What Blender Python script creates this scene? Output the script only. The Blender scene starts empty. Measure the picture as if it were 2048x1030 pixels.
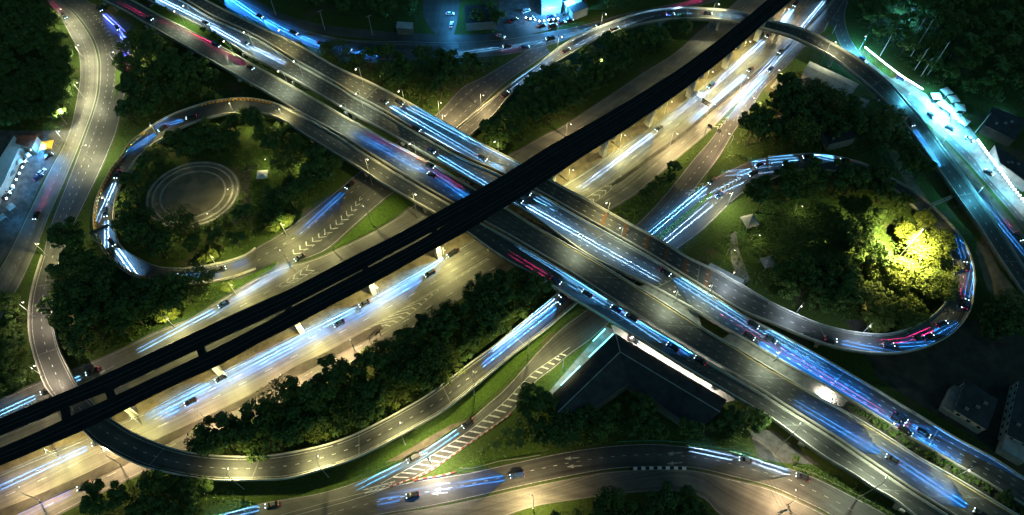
import bpy, math, random
from mathutils import Vector, Matrix
random.seed(7)
C = bpy.context.scene.collection
SC = bpy.context.scene
R = math.radians
# ------------------------------------------------------------------ camera, sky, moon, exposure
W2, H2, FPX, PITCH, CAMH = 2048.0, 1030.0, 1350.0, R(57.0), 232.0
cd = bpy.data.cameras.new('camera'); cam = bpy.data.objects.new('camera', cd); C.objects.link(cam)
cd.sensor_width = 36.0; cd.sensor_fit = 'HORIZONTAL'; cd.lens = 36.0 * FPX / W2
cd.clip_start = 1.0; cd.clip_end = 6000.0
cam.location = (0, 0, CAMH); cam.rotation_euler = (R(90) - PITCH, 0, 0)
SC.camera = cam
w = bpy.data.worlds.new('World'); SC.world = w; w.use_nodes = True
nt = w.node_tree
sky = nt.nodes.new('ShaderNodeTexSky'); sky.sky_type = 'NISHITA'; sky.sun_disc = False
sky.sun_elevation = R(32); sky.sun_rotation = R(140)
tn = nt.nodes.new('ShaderNodeMix'); tn.data_type = 'RGBA'; tn.blend_type = 'MULTIPLY'; tn.inputs[0].default_value = 1; tn.inputs[7].default_value = (.45, 1.0, .95, 1)
nt.links.new(sky.outputs[0], tn.inputs[6]); nt.links.new(tn.outputs[2], nt.nodes['Background'].inputs[0])
nt.nodes['Background'].inputs[1].default_value = 0.013
sl = bpy.data.lights.new('moon', 'SUN'); sl.energy = 0.02; sl.angle = R(0.5); sl.color = (0.75, 0.95, 1.0)
so = bpy.data.objects.new('moon', sl); C.objects.link(so); so.rotation_euler = (R(58), 0, R(40))
SC.view_settings.view_transform = 'Standard'; SC.view_settings.look = 'None'
SC.view_settings.exposure = 1.58; SC.view_settings.gamma = 1.0
cy = SC.cycles
cy.use_denoising = True; cy.max_bounces = 4; cy.diffuse_bounces = 2; cy.glossy_bounces = 2
cy.transparent_max_bounces = 4; cy.sample_clamp_indirect = 2.0; cy.sample_clamp_direct = 0.0
cy.use_light_tree = True; cy.caustics_reflective = False; cy.caustics_refractive = False
LAMP_GAIN = 1.25; BEAM_GAIN = 10.0
# ------------------------------------------------------------------ geometry helpers
cp, sp = math.cos(PITCH), math.sin(PITCH)
def P(x, y, z=0.0):
    a = (x - W2 / 2) / FPX; b = -(y - H2 / 2) / FPX
    d = (a, b * sp + cp, b * cp - sp)
    t = (z - CAMH) / d[2]
    return Vector((d[0] * t, d[1] * t, z))
def px(v):
    x, y, z = v.x, v.y, v.z - CAMH
    dz = y * cp - z * sp; up = y * sp + z * cp
    return (W2 / 2 + FPX * x / dz, H2 / 2 - FPX * up / dz)
def cr(pts, n=6):
    out = []
    m = len(pts)
    for i in range(m - 1):
        p0 = pts[max(i - 1, 0)]; p1 = pts[i]; p2 = pts[i + 1]; p3 = pts[min(i + 2, m - 1)]
        for k in range(n):
            t = k / n
            out.append(tuple(0.5 * ((2 * b) + (c - a) * t + (2 * a - 5 * b + 4 * c - d) * t * t + (-a + 3 * b - 3 * c + d) * t ** 3)
                             for a, b, c, d in zip(p0, p1, p2, p3)))
    out.append(tuple(pts[-1])); return out
def resample(pts, n):
    acc = [0.0]
    for a, b in zip(pts, pts[1:]): acc.append(acc[-1] + (Vector(b) - Vector(a)).length)
    L = acc[-1]; out = []; j = 0
    for i in range(n):
        s = L * i / (n - 1)
        while j < len(acc) - 2 and acc[j + 1] < s: j += 1
        d = acc[j + 1] - acc[j]; t = (s - acc[j]) / d if d > 1e-9 else 0
        out.append(Vector(pts[j]).lerp(Vector(pts[j + 1]), min(max(t, 0), 1)))
    return out
def lerpz(prof, t):
    if not isinstance(prof, (list, tuple)): return prof
    for (a, za), (b, zb) in zip(prof, prof[1:]):
        if t <= b:
            k = (t - a) / (b - a) if b > a else 0
            k = max(0, min(1, k)); k = k * k * (3 - 2 * k) if False else k
            return za + (zb - za) * k
    return prof[-1][1]
class MB:
    def __init__(s): s.v = []; s.f = []; s.m = []; s.uv = []
    def face(s, pts, m=0, uv=None):
        b = len(s.v); s.v += [tuple(p) for p in pts]; s.f.append(tuple(range(b, b + len(pts)))); s.m.append(m)
        s.uv.append(uv or [(p[0], p[1]) for p in pts])
    def box(s, c, h, ang=0.0, m=0, taper=1.0, top=None):
        ca, sa = math.cos(ang), math.sin(ang); q = []
        for k, z in ((1, -h[2]), (taper, h[2])):
            for sx, sy in ((-1, -1), (1, -1), (1, 1), (-1, 1)):
                x, y = sx * h[0] * k, sy * h[1] * k
                q.append((c[0] + x * ca - y * sa, c[1] + x * sa + y * ca, c[2] + z))
        for f in ((3, 2, 1, 0), (4, 5, 6, 7), (0, 1, 5, 4), (1, 2, 6, 5), (2, 3, 7, 6), (3, 0, 4, 7)):
            s.face([q[i] for i in f], m if (top is None or f != (4, 5, 6, 7)) else top)
    def tube(s, pts, rads, n=8, m=0, cap=True):
        rings = []
        for i, p in enumerate(pts):
            p = Vector(p); a = Vector(pts[max(i - 1, 0)]); b = Vector(pts[min(i + 1, len(pts) - 1)])
            d = (b - a).normalized(); ref = Vector((0, 0, 1)) if abs(d.z) < .9 else Vector((1, 0, 0))
            u = d.cross(ref).normalized(); v = d.cross(u)
            r = rads[i] if isinstance(rads, (list, tuple)) else rads
            rings.append([p + (u * math.cos(2 * math.pi * k / n) + v * math.sin(2 * math.pi * k / n)) * r for k in range(n)])
        for r0, r1 in zip(rings, rings[1:]):
            for k in range(n): s.face([r0[k], r0[(k + 1) % n], r1[(k + 1) % n], r1[k]], m)
        if cap: s.face(rings[-1], m); s.face(rings[0][::-1], m)
    def strip(s, A, B, m=0, uv=False, u0=0):
        u = u0
        for i in range(len(A) - 1):
            wd = (Vector(A[i]) - Vector(B[i])).length; wd2 = (Vector(A[i + 1]) - Vector(B[i + 1])).length
            l = (Vector(A[i]).lerp(Vector(B[i]), .5) - Vector(A[i + 1]).lerp(Vector(B[i + 1]), .5)).length
            s.face([B[i], B[i + 1], A[i + 1], A[i]], m, [(u, 0), (u + l, 0), (u + l, wd2), (u, wd)]); u += l
    def sweep(s, A, prof, side, m=0, closed=True):
        # prof: (offset, height) list swept along A, offset along horizontal normal*side
        n = len(A); rows = []
        for i in range(n):
            t = (A[min(i + 1, n - 1)] - A[max(i - 1, 0)]); t.z = 0; t.normalize()
            nn = Vector((-t.y, t.x, 0)) * side
            rows.append([A[i] + nn * o + Vector((0, 0, h)) for o, h in prof])
        k = len(prof); u = 0
        for i in range(n - 1):
            l = (A[i + 1] - A[i]).length
            for j in range(k if closed else k - 1):
                a, b = rows[i][j], rows[i][(j + 1) % k]; c, d = rows[i + 1][(j + 1) % k], rows[i + 1][j]
                s.face([a, b, c, d] if side > 0 else [d, c, b, a], m[(i) % len(m)] if isinstance(m, list) else m, [(u, 0), (u, 1), (u + l, 1), (u + l, 0)])
            u += l
        if closed:
            s.face(rows[0], 0); s.face(rows[-1][::-1], 0)
    def build(s, name, mats, parent=None, smooth=False, origin=None):
        me = bpy.data.meshes.new(name)
        vs = s.v
        if origin is not None: vs = [(a - origin[0], b - origin[1], c - origin[2]) for a, b, c in vs]
        me.from_pydata(vs, [], s.f)
        for mt in (mats if isinstance(mats, (list, tuple)) else [mats]): me.materials.append(mt)
        me.polygons.foreach_set('material_index', s.m)
        ul = me.uv_layers.new(name='UVMap'); flat = [c for f in s.uv for q in f for c in q]
        ul.data.foreach_set('uv', flat)
        if smooth: me.polygons.foreach_set('use_smooth', [True] * len(s.f))
        me.update()
        o = bpy.data.objects.new(name, me); C.objects.link(o)
        if parent: o.parent = parent
        if origin is not None and not parent: o.location = origin
        return o
def tag(o, label=None, cat=None, group=None, kind=None):
    if label: o['label'] = label
    if cat: o['category'] = cat
    if group: o['group'] = group
    if kind: o['kind'] = kind
    return o
def thing(name, label, cat, loc=(0, 0, 0), rz=0, group=None):
    o = bpy.data.objects.new(name, None); C.objects.link(o); o.empty_display_size = .5
    o.location = loc; o.rotation_euler = (0, 0, rz); return tag(o, label, cat, group)
def copy_tree(o, parent=None):
    c = o.copy(); C.objects.link(c); c.parent = parent
    for ch in o.children: copy_tree(ch, c)
    return c
ORD = ['first', 'second', 'third', 'fourth', 'fifth', 'sixth', 'seventh', 'eighth', 'ninth', 'tenth', 'eleventh', 'twelfth']
# ------------------------------------------------------------------ materials
def mat(name, rough=.8, spec=.3):
    m = bpy.data.materials.new(name); m.use_nodes = True; b = m.node_tree.nodes['Principled BSDF']
    b.inputs['Roughness'].default_value = rough; b.inputs['Specular IOR Level'].default_value = spec
    return m, m.node_tree, b
def ramp(t, fac, stops):
    r = t.nodes.new('ShaderNodeValToRGB'); e = r.color_ramp.elements
    while len(e) < len(stops): e.new(.5)
    for el, (p, c) in zip(e, stops): el.position = p; el.color = (*c, 1)
    t.links.new(fac, r.inputs[0]); return r.outputs[0]
def noise(t, scale, detail=6, coord=None, stretch=None, rough=.6):
    n = t.nodes.new('ShaderNodeTexNoise'); n.inputs['Scale'].default_value = scale; n.inputs['Detail'].default_value = detail
    n.inputs['Roughness'].default_value = rough
    if coord == 'uv':
        g = t.nodes.new('ShaderNodeTexCoord').outputs['UV']
    elif coord == 'obj':
        g = t.nodes.new('ShaderNodeTexCoord').outputs['Object']
    else: g = t.nodes.new('ShaderNodeNewGeometry').outputs['Position']
    if stretch:
        mp = t.nodes.new('ShaderNodeMapping'); mp.inputs['Scale'].default_value = stretch
        t.links.new(g, mp.inputs[0]); g = mp.outputs[0]
    t.links.new(g, n.inputs['Vector']); return n.outputs['Fac']
def mixc(t, fac, a, b, mode='MIX'):
    m = t.nodes.new('ShaderNodeMix'); m.data_type = 'RGBA'; m.blend_type = mode
    for s, v in ((m.inputs[0], fac), (m.inputs[6], a), (m.inputs[7], b)):
        if hasattr(v, 'links') or hasattr(v, 'is_linked'): t.links.new(v, s)
        elif isinstance(v, (int, float)): s.default_value = v
        else: s.default_value = (*v, 1)
    return m.outputs[2]
def bump(t, b, h, strength=.4, dist=.1):
    n = t.nodes.new('ShaderNodeBump'); n.inputs['Strength'].default_value = strength; n.inputs['Distance'].default_value = dist
    t.links.new(h, n.inputs['Height']); t.links.new(n.outputs[0], b.inputs['Normal'])
def simple(name, col, rough=.7, var=.25, scale=1.5, metal=0.0, spec=.3):
    m, t, b = mat(name, rough, spec)
    n = noise(t, scale)
    t.links.new(ramp(t, n, [(.3, tuple(c * (1 - var) for c in col)), (.7, tuple(min(1, c * (1 + var)) for c in col))]), b.inputs['Base Color'])
    b.inputs['Metallic'].default_value = metal; return m
def asphalt(name, a, c, streak=.5):
    m, t, b = mat(name, .55, .35)
    blot = noise(t, .06, 5); fine = noise(t, 2.2, 3)
    st = noise(t, 1.0, 4, 'uv', (.012, .85, 1))
    jt = noise(t, 1.0, 2, 'uv', (.11, .004, 1))
    base = ramp(t, blot, [(.3, a), (.7, c)])
    base = mixc(t, .8, base, ramp(t, st, [(.3, (.4, .4, .4)), (.7, (1.4, 1.38, 1.33))]), 'MULTIPLY')
    base = mixc(t, .75, base, ramp(t, jt, [(.38, (.72, .72, .72)), (.5, (1, 1, 1)), (.66, (1.25, 1.24, 1.2))]), 'MULTIPLY')
    base = mixc(t, .5, base, ramp(t, fine, [(.3, (.7, .7, .7)), (.7, (1.25, 1.25, 1.25))]), 'MULTIPLY')
    t.links.new(base, b.inputs['Base Color'])
    t.links.new(ramp(t, st, [(.3, (.42,) * 3), (.7, (.68,) * 3)]), b.inputs['Roughness'])
    return m
M = {}
M['asphalt'] = asphalt('asphalt', (.050, .052, .052), (.085, .085, .080))
M['asphalt_pale'] = asphalt('asphalt_pale', (.11, .108, .10), (.175, .168, .15))
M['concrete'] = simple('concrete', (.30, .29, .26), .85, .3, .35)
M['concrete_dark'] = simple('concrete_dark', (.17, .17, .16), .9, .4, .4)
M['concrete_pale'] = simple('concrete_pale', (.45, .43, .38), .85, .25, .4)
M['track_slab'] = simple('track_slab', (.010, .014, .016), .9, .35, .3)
M['steel'] = simple('steel', (.10, .10, .10), .5, .2, 2, .6)
M['galv'] = simple('galv', (.34, .36, .36), .45, .15, 2, .5)
M['paint'] = simple('road_paint', (.40, .41, .38), .65, .5, 1.2)
M['paint_y'] = simple('parapet_glow_paint', (.62, .40, .07), .6, .3, 1.2)
M['red'] = simple('red_paint', (.22, .03, .025), .6)
M['orange'] = simple('orange_paint', (.75, .34, .03), .6)
M['black'] = simple('black_rubber', (.015, .015, .015), .7)
M['glass'] = simple('dark_glass', (.01, .012, .015), .08, .1, 1, 0, .6)
M['roof_dark'] = simple('roof_dark', (.03, .038, .044), .7, .4, .3)
M['roof_grey'] = simple('roof_grey', (.32, .34, .34), .6, .3, .3)
M['roof_rust'] = simple('roof_rust', (.20, .07, .04), .7, .4, .5)
M['wall_pale'] = simple('wall_pale', (.42, .41, .38), .85, .25, .4)
M['wall_grey'] = simple('wall_grey', (.2, .2, .19), .85, .25, .4)
M['white'] = simple('white_sheet', (.75, .76, .74), .7, .1, .5)
M['dirt'] = simple('dirt', (.14, .115, .075), .95, .45, .25)
M['soil_dark'] = simple('soil_dark', (.05, .047, .038), .95, .5, .2)
M['rust_paint'] = simple('rust_paint', (.13, .065, .035), .75, .5, 1.0)
M['yard_dark'] = simple('yard_dark', (.09, .09, .09), .9, .55, .35)
M['plaza'] = None
def grassmat(name, a, b2, dirt, dlo=.56, dhi=.66, sc=.05):
    m, t, b = mat(name, .95, .1)
    n1 = noise(t, .9, 8, rough=.75); n2 = noise(t, sc, 5); n3 = noise(t, 5.0, 3)
    g = ramp(t, n1, [(.3, a), (.7, b2)])
    g = mixc(t, ramp(t, n2, [(dlo, (0, 0, 0)), (dhi, (1, 1, 1))]), g, dirt)
    g = mixc(t, .6, g, ramp(t, n3, [(.3, (.5,) * 3), (.7, (1.4,) * 3)]), 'MULTIPLY')
    t.links.new(g, b.inputs['Base Color']); bump(t, b, n1, .9, .5); return m
M['ground'] = grassmat('ground_cover', (.024, .045, .010), (.07, .11, .026), (.09, .075, .045))
M['grass'] = grassmat('grass', (.028, .06, .010), (.085, .145, .025), (.11, .10, .05), .62, .75)
M['lawn'] = grassmat('lawn', (.035, .08, .02), (.08, .15, .04), (.08, .11, .05), .6, .8, .02)
def leafmat(name, dark, mid, light):
    m, t, b = mat(name, .6, .25)
    oi = t.nodes.new('ShaderNodeObjectInfo'); n = noise(t, .55, 4); n2 = noise(t, 3.0, 2)
    c = ramp(t, n, [(.28, dark), (.5, mid), (.75, light)])
    c = mixc(t, .5, c, ramp(t, n2, [(.3, (.55,) * 3), (.7, (1.4,) * 3)]), 'MULTIPLY')
    c = mixc(t, .5, c, ramp(t, oi.outputs['Random'], [(0, (.55, .65, .6)), (.5, (1, 1, 1)), (1, (1.35, 1.2, .8))]), 'MULTIPLY')
    t.links.new(c, b.inputs['Base Color']); return m
M['leaf'] = leafmat('leaf', (.028, .06, .014), (.066, .12, .025), (.115, .165, .038))
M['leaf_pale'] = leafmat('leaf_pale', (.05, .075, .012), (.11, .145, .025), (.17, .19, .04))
M['bark'] = simple('bark', (.06, .045, .03), .95, .4, 2)
def emit(name, col, strength):
    m = bpy.data.materials.new(name); m.use_nodes = True; t = m.node_tree; b = t.nodes['Principled BSDF']
    b.inputs['Base Color'].default_value = (*col, 1); b.inputs['Emission Color'].default_value = (*col, 1)
    b.inputs['Emission Strength'].default_value = strength
    m.cycles.emission_sampling = 'NONE'; return m
M['lens_warm'] = emit('lamp_lens_warm', (1, .88, .62), 3.5)
M['lens_white'] = emit('lamp_lens_white', (.85, .95, 1), 14)
M['lens_cyan'] = emit('lamp_lens_cyan', (.10, .85, 1), 6)
M['head'] = emit('headlight_lens', (.55, .85, 1), 3.5)
M['tail'] = emit('taillight_lens', (1, .03, .10), .5)
M['bulb'] = emit('bulb_white', (.75, .97, 1), 14)
# plaza paving : concentric weathered rings
m, t, b = mat('plaza_paving', .9, .2)
n1 = noise(t, .09, 6); vor = t.nodes.new('ShaderNodeTexVoronoi'); vor.inputs['Scale'].default_value = .14
g = t.nodes.new('ShaderNodeNewGeometry'); t.links.new(g.outputs['Position'], vor.inputs['Vector'])
c = ramp(t, n1, [(.3, (.08, .078, .06)), (.7, (.21, .19, .14))])
c = mixc(t, .6, c, ramp(t, vor.outputs['Color'], [(.2, (.5, .5, .5)), (.8, (1.2, 1.2, 1.15))]), 'MULTIPLY')
t.links.new(c, b.inputs['Base Color']); M['plaza'] = m
# ------------------------------------------------------------------ ground and roads
gm = MB(); gm.face([(-2500, -1200, 0), (2500, -1200, 0), (2500, 3500, 0), (-2500, 3500, 0)])
gnd = gm.build('ground', M['ground']); tag(gnd, kind='structure')
def nearest_d_(rb, pt, v=.5):
    return min((rb.len * i / 600 for i in range(601)), key=lambda d: (rb.at(d, v) - pt).length)
class Ribbon:
    def __init__(s, Lp, Rp, z=0.0, step=3.0):
        a = [P(x, y, 0) for x, y in cr(Lp)]; n0 = len(a)
        lp = cr(Lp); rp = cr(Rp)
        def lift(q):
            acc = [0]; w_ = [P(x, y, 0) for x, y in q]
            for u, v in zip(w_, w_[1:]): acc.append(acc[-1] + (v - u).length)
            return [P(x, y, lerpz(z, d / acc[-1])) for (x, y), d in zip(q, acc)]
        A, B = lift(lp), lift(rp)
        ln = sum((v - u).length for u, v in zip(A, A[1:]))
        s.n = max(8, int(ln / step)); s.L = resample(A, s.n); s.R = resample(B, s.n)
        s.len = 0; s.acc = [0]
        for i in range(s.n - 1):
            s.len += (s.L[i].lerp(s.R[i], .5) - s.L[i + 1].lerp(s.R[i + 1], .5)).length; s.acc.append(s.len)
    def at(s, d, v, dz=0.0):
        d = min(max(d, 0), s.len - 1e-4); i = 0
        lo, hi = 0, s.n - 2
        while lo < hi:
            k = (lo + hi + 1) // 2
            if s.acc[k] <= d: lo = k
            else: hi = k - 1
        i = lo; t = (d - s.acc[i]) / (s.acc[i + 1] - s.acc[i])
        p = s.L[i].lerp(s.L[i + 1], t).lerp(s.R[i].lerp(s.R[i + 1], t), v)
        return p + Vector((0, 0, dz))
    def width(s, d): return (s.at(d, 0) - s.at(d, 1)).length
    def line(s, mb, v, wd=.18, d0=0, d1=None, m=0, dz=.012):
        d1 = s.len if d1 is None else d1; n = max(2, int((d1 - d0) / 3)); A = []; B = []
        for i in range(n + 1):
            d = d0 + (d1 - d0) * i / n; h = wd / 2 / max(s.width(d), .5)
            A.append(s.at(d, v - h, dz)); B.append(s.at(d, v + h, dz))
        mb.strip(A, B, m)
    def dashes(s, mb, v, period=4.0, dash=1.3, wd=.2, d0=0, d1=None, m=0):
        d1 = s.len if d1 is None else d1; d = d0
        while d + dash < d1:
            s.line(mb, v, wd, d, d + dash, m); d += period
    def chevrons(s, mb, n, d0=0, d1=None, wd=.5, apex=.5, fwd=2.2, border=True):
        d1 = s.len if d1 is None else d1
        for k in range(n):
            d = d0 + (d1 - d0) * (k + .5) / n
            for va, vb, da, db in ((.03, apex, d - fwd * .4, d + fwd * .6), (apex, .97, d + fwd * .6, d - fwd * .4)):
                mb.face([s.at(da, va, .014), s.at(db, vb, .014), s.at(db + wd, vb, .014), s.at(da + wd, va, .014)])
        if border: s.line(mb, .015, .2, d0, d1, dz=.013); s.line(mb, .985, .2, d0, d1, dz=.013)
def road(name, rb, m='asphalt', edges=True, lanes=(), z=.02, period=4.0, dash=1.3, yellow=None):
    mb = MB(); up = Vector((0, 0, z)); A = [p + up for p in rb.L]; B = [p + up for p in rb.R]
    mb.strip(A, B); o = mb.build(name, M[m]); tag(o, kind='structure')
    k = MB(); rb.zoff = z
    if edges:
        rb.line(k, .04, .15, dz=z + .012); rb.line(k, .96, .15, dz=z + .012)
    for v in lanes:
        d = 0
        while d + dash < rb.len: rb.line(k, v, .2, d, d + dash, dz=z + .012); d += period
    if k.f: k.build('lane_marking', M['paint'], o)
    return o
# upper-left of the railway: R1b ; slip under the highway: X ; below railway: R2 ; ...
R1L = [(-60, 825), (0, 798), (60, 770), (143, 738), (190, 720), (240, 698), (300, 668), (350, 648), (386, 633), (466, 582), (512, 556), (560, 535), (620, 520), (667, 501), (737, 468), (788, 438), (828, 408), (905, 362), (1000, 318), (1087, 270), (1117, 256), (1199, 203), (1274, 153), (1350, 105), (1400, 60), (1450, 22), (1490, -14), (1530, -50)]
R2L = [(-60, 975), (0, 947), (75, 915), (155, 882), (240, 845), (300, 820), (391, 772), (512, 710), (605, 663), (662, 635), (737, 598), (813, 559), (885, 517), (943, 480), (1024, 432), (1124, 371), (1199, 323), (1274, 273), (1299, 257), (1375, 198), (1425, 155), (1487, 108), (1536, 62), (1596, 0), (1640, -48)]
R1R = [(x - 12, y - 26) for x, y in R2L]
R2R = [(-40, 1110), (60, 1062), (150, 1014), (258, 960), (330, 925), (430, 875), (560, 808), (682, 738), (757, 698), (855, 640), (960, 575), (1040, 530), (1120, 480), (1200, 432), (1274, 388), (1345, 326), (1400, 280), (1422, 260), (1465, 215), (1520, 165), (1580, 105), (1640, 40), (1672, 0), (1710, -50)]
rb_R1 = Ribbon(R1L, R1R); rb_R2 = Ribbon(R2L, R2R)
road('road', rb_R1, 'asphalt_pale', True, (.33, .66), .02, 10, 3)
road('road', rb_R2, 'asphalt_pale', True, (.2, .36, .78), .024, 10, 3)
rb_X = Ribbon([(440, 560), (478, 530), (512, 494), (545, 476), (612, 428), (687, 368), (707, 351), (790, 285), (870, 230), (923, 175), (963, 155), (1023, 120), (1085, 80)],
              [(520, 556), (580, 530), (630, 512), (662, 496), (712, 451), (775, 396), (800, 378), (870, 310), (905, 266), (950, 225), (1000, 175), (1045, 142), (1100, 105)])
road('slip_road', rb_X, 'asphalt', True, (.3, .72), .03)
rb_R4 = Ribbon([(1150, 560), (1210, 508), (1255, 465), (1299, 423), (1349, 366), (1387, 318), (1420, 281), (1445, 247), (1480, 207), (1536, 152), (1590, 97), (1634, 47), (1665, 0), (1700, -55)],
               [(1200, 570), (1250, 528), (1305, 472), (1355, 425), (1399, 366), (1437, 316), (1472, 258), (1502, 220), (1525, 180), (1570, 136), (1620, 82), (1648, 62), (1690, 0), (1725, -55)])
road('slip_road', rb_R4, 'asphalt', True, (.5,), .034)
rb_LoopIn = Ribbon([(1195, 540), (1250, 497), (1287, 463), (1344, 418), (1400, 378), (1425, 358), (1462, 338), (1500, 323), (1536, 314)],
                   [(1245, 590), (1300, 542), (1352, 501), (1400, 466), (1450, 418), (1472, 398), (1500, 376), (1520, 366), (1540, 361)])
road('slip_road', rb_LoopIn, 'asphalt', True, (.33, .66), .038)
rb_La = Ribbon([(75, -50), (95, 0), (118, 30), (140, 70), (155, 100), (160, 130), (160, 155), (155, 188), (148, 225), (140, 258), (125, 295), (108, 325), (88, 363), (50, 440), (10, 520), (-40, 600)],
               [(85, -50), (112, 0), (141, 20), (166, 50), (186, 83), (196, 118), (197, 150), (194, 188), (184, 225), (172, 258), (148, 318), (118, 388), (95, 440), (72, 500), (40, 570), (0, 640)])
road('road', rb_La, 'asphalt_pale', True, (.5,), .02)
rb_Lb = Ribbon([(95, -50), (114, 0), (143, 20), (168, 50), (188, 83), (198, 118), (199, 150), (196, 188), (186, 225), (174, 258), (152, 318), (128, 380), (108, 430), (95, 470), (86, 511)],
               [(150, -50), (175, 0), (208, 15), (235, 40), (253, 68), (259, 100), (259, 138), (254, 170), (246, 205), (235, 258), (220, 298), (198, 348), (160, 426), (144, 458), (126, 511)])
road('road', rb_Lb, 'asphalt', True, (.28, .52), .026)
rb_T3 = Ribbon([(430, -40), (470, -8), (512, 14), (550, 36), (612, 62), (652, 72), (712, 80), (800, 82), (880, 84), (960, 82), (1024, 76), (1084, 66), (1149, 54), (1212, 38), (1250, 27), (1337, 10), (1400, -4), (1480, -30)],
               [(415, -20), (450, 12), (505, 40), (560, 68), (612, 90), (652, 103), (690, 113), (740, 119), (800, 120), (880, 118), (960, 114), (1024, 108), (1100, 90), (1160, 70), (1225, 50), (1290, 32), (1340, 22), (1410, 8), (1490, -14)])
road('road', rb_T3, 'asphalt', True, (.5,), .028)
rb_T4 = Ribbon([(490, -20), (545, 20), (640, 48), (760, 62), (870, 68), (960, 68), (1040, 55), (1150, 20)],
               [(480, -5), (530, 28), (620, 62), (740, 78), (870, 86), (960, 84), (1050, 72), (1160, 36)])
road('road', rb_T4, 'asphalt', False, (), .016)
pk = Ribbon([(838, -60), (845, 0), (850, 40), (880, 78)], [(922, -60), (920, 0), (915, 40), (905, 78)])
road('side_street', pk, 'asphalt', False, (), .012)
rb_R5 = Ribbon([(1640, -50), (1660, 20), (1668, 58), (1680, 90), (1700, 118), (1740, 150), (1780, 185), (1825, 225), (1869, 258), (1927, 316), (1974, 368), (2048, 456), (2120, 545)],
               [(1705, -50), (1697, 0), (1690, 30), (1694, 58), (1703, 80), (1722, 108), (1750, 133), (1787, 160), (1825, 185), (1862, 222), (1889, 258), (1950, 316), (1975, 353), (2048, 433), (2130, 530)])
road('frontage_road', rb_R5, 'asphalt', True, (.5,), .02)
rb_R6 = Ribbon([(1830, 258), (1862, 305), (1900, 355), (1940, 400), (1985, 455), (2040, 530), (2100, 610)],
               [(1862, 258), (1917, 323), (1962, 376), (2005, 425), (2048, 478), (2110, 560), (2170, 640)])
road('frontage_road', rb_R6, 'asphalt', True, (.5,), .022)
rb_S = Ribbon([(420, 1036), (512, 1009), (542, 1002), (637, 987), (717, 962), (788, 932), (863, 890), (935, 842), (978, 805), (1015, 772), (1074, 705), (1124, 655), (1174, 618), (1230, 570)],
              [(480, 1062), (600, 1030), (680, 1008), (740, 990), (788, 972), (838, 952), (888, 922), (938, 887), (988, 852), (1024, 825), (1069, 767), (1107, 738), (1142, 708), (1184, 678), (1240, 625)])
road('slip_road', rb_S, 'asphalt', True, (), .03)
rb_B = Ribbon([(500, 1045), (620, 1012), (700, 990), (778, 972), (828, 962), (938, 945), (1024, 926), (1074, 915), (1124, 905), (1174, 897), (1237, 890), (1300, 887), (1350, 890), (1400, 896), (1450, 903), (1500, 915), (1536, 926), (1586, 938), (1636, 957), (1686, 982), (1736, 1008), (1777, 1030), (1840, 1070)],
              [(620, 1075), (700, 1045), (760, 1030), (850, 1015), (938, 997), (1024, 977), (1099, 961), (1199, 942), (1260, 936), (1325, 934), (1375, 935), (1417, 942), (1457, 952), (1536, 972), (1600, 1000), (1660, 1030), (1740, 1085)])
road('road', rb_B, 'asphalt', True, (.47,), .036)
rb_B2 = Ribbon([(640, 1078), (760, 1033), (850, 1018), (938, 1001), (1024, 981), (1099, 965), (1199, 946), (1260, 940), (1325, 938), (1375, 939), (1417, 946), (1457, 956), (1536, 975), (1600, 1003), (1660, 1033), (1740, 1088)],
               [(900, 1090), (960, 1055), (1024, 1028), (1074, 1012), (1149, 1000), (1250, 987), (1325, 983), (1375, 986), (1412, 1000), (1440, 1030), (1500, 1060), (1560, 1085), (1640, 1140)])
road('road', rb_B2, 'asphalt_pale', True, (), .03)
# extra painted things on the ground : gores, hatches, arrows
k = MB()
Ribbon([(712, 668), (775, 634), (863, 584), (975, 516)], [(770, 659), (822, 628), (883, 577), (979, 518)], .036).chevrons(k, 17, 2, None, .55, .62, 2.0)
Ribbon([(1163, 401), (1200, 378), (1243, 350)], [(1182, 408), (1212, 388), (1246, 353)], .036).chevrons(k, 6, 0, None, .6, .65, 2.0)
Ribbon([(575, 506), (640, 464), (690, 424), (722, 391)], [(594, 513), (657, 471), (707, 430), (726, 395)], .046).chevrons(k, 13, 0, None, .5, .5, -1.8, False)
Ribbon([(552, 573), (585, 552), (618, 529)], [(562, 577), (600, 559), (630, 540)], .04).chevrons(k, 5, 0, None, .5, .4, -2.0)
Ribbon([(1425, 255), (1440, 246), (1455, 232)], [(1432, 262), (1448, 250), (1460, 238)], .048).chevrons(k, 4, 0, None, .5, .5, 1.8, False)
Ribbon([(1366, 388), (1385, 378), (1405, 364)], [(1374, 393), (1392, 383), (1410, 370)], .05).chevrons(k, 4, 0, None, .45, .5, 1.6, False)
Ribbon([(1430, 380), (1455, 365), (1485, 348)], [(1440, 385), (1464, 371), (1490, 353)], .052).chevrons(k, 7, 0, None, .5, .5, 1.6, False)
Ribbon([(182, 30), (205, 55), (218, 80), (224, 98)], [(192, 27), (214, 52), (227, 77), (232, 96)], .04).chevrons(k, 10, 0, None, .3, .5, -1.0, False)
hb = Ribbon([(762, 967), (863, 911), (938, 862), (975, 832), (1013, 800), (1060, 750), (1100, 722), (1140, 694)], [(790, 968), (878, 926), (955, 873), (993, 842), (1031, 808), (1073, 758), (1110, 729), (1147, 700)], .042)
for i in range(26):
    d = 4 + (hb.len - 6) * i / 26
    k.face([hb.at(d, 0, .014), hb.at(d + .7, 0, .014), hb.at(d + 1.5, .95, .014), hb.at(d + .8, .95, .014)])
hb.line(k, .0, .22)
tip = Ribbon([(690, 990), (740, 976), (790, 962)], [(692, 993), (742, 984), (795, 970)], .045); tip.chevrons(k, 5, 6, None, .6, .5, 2.5)
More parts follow.
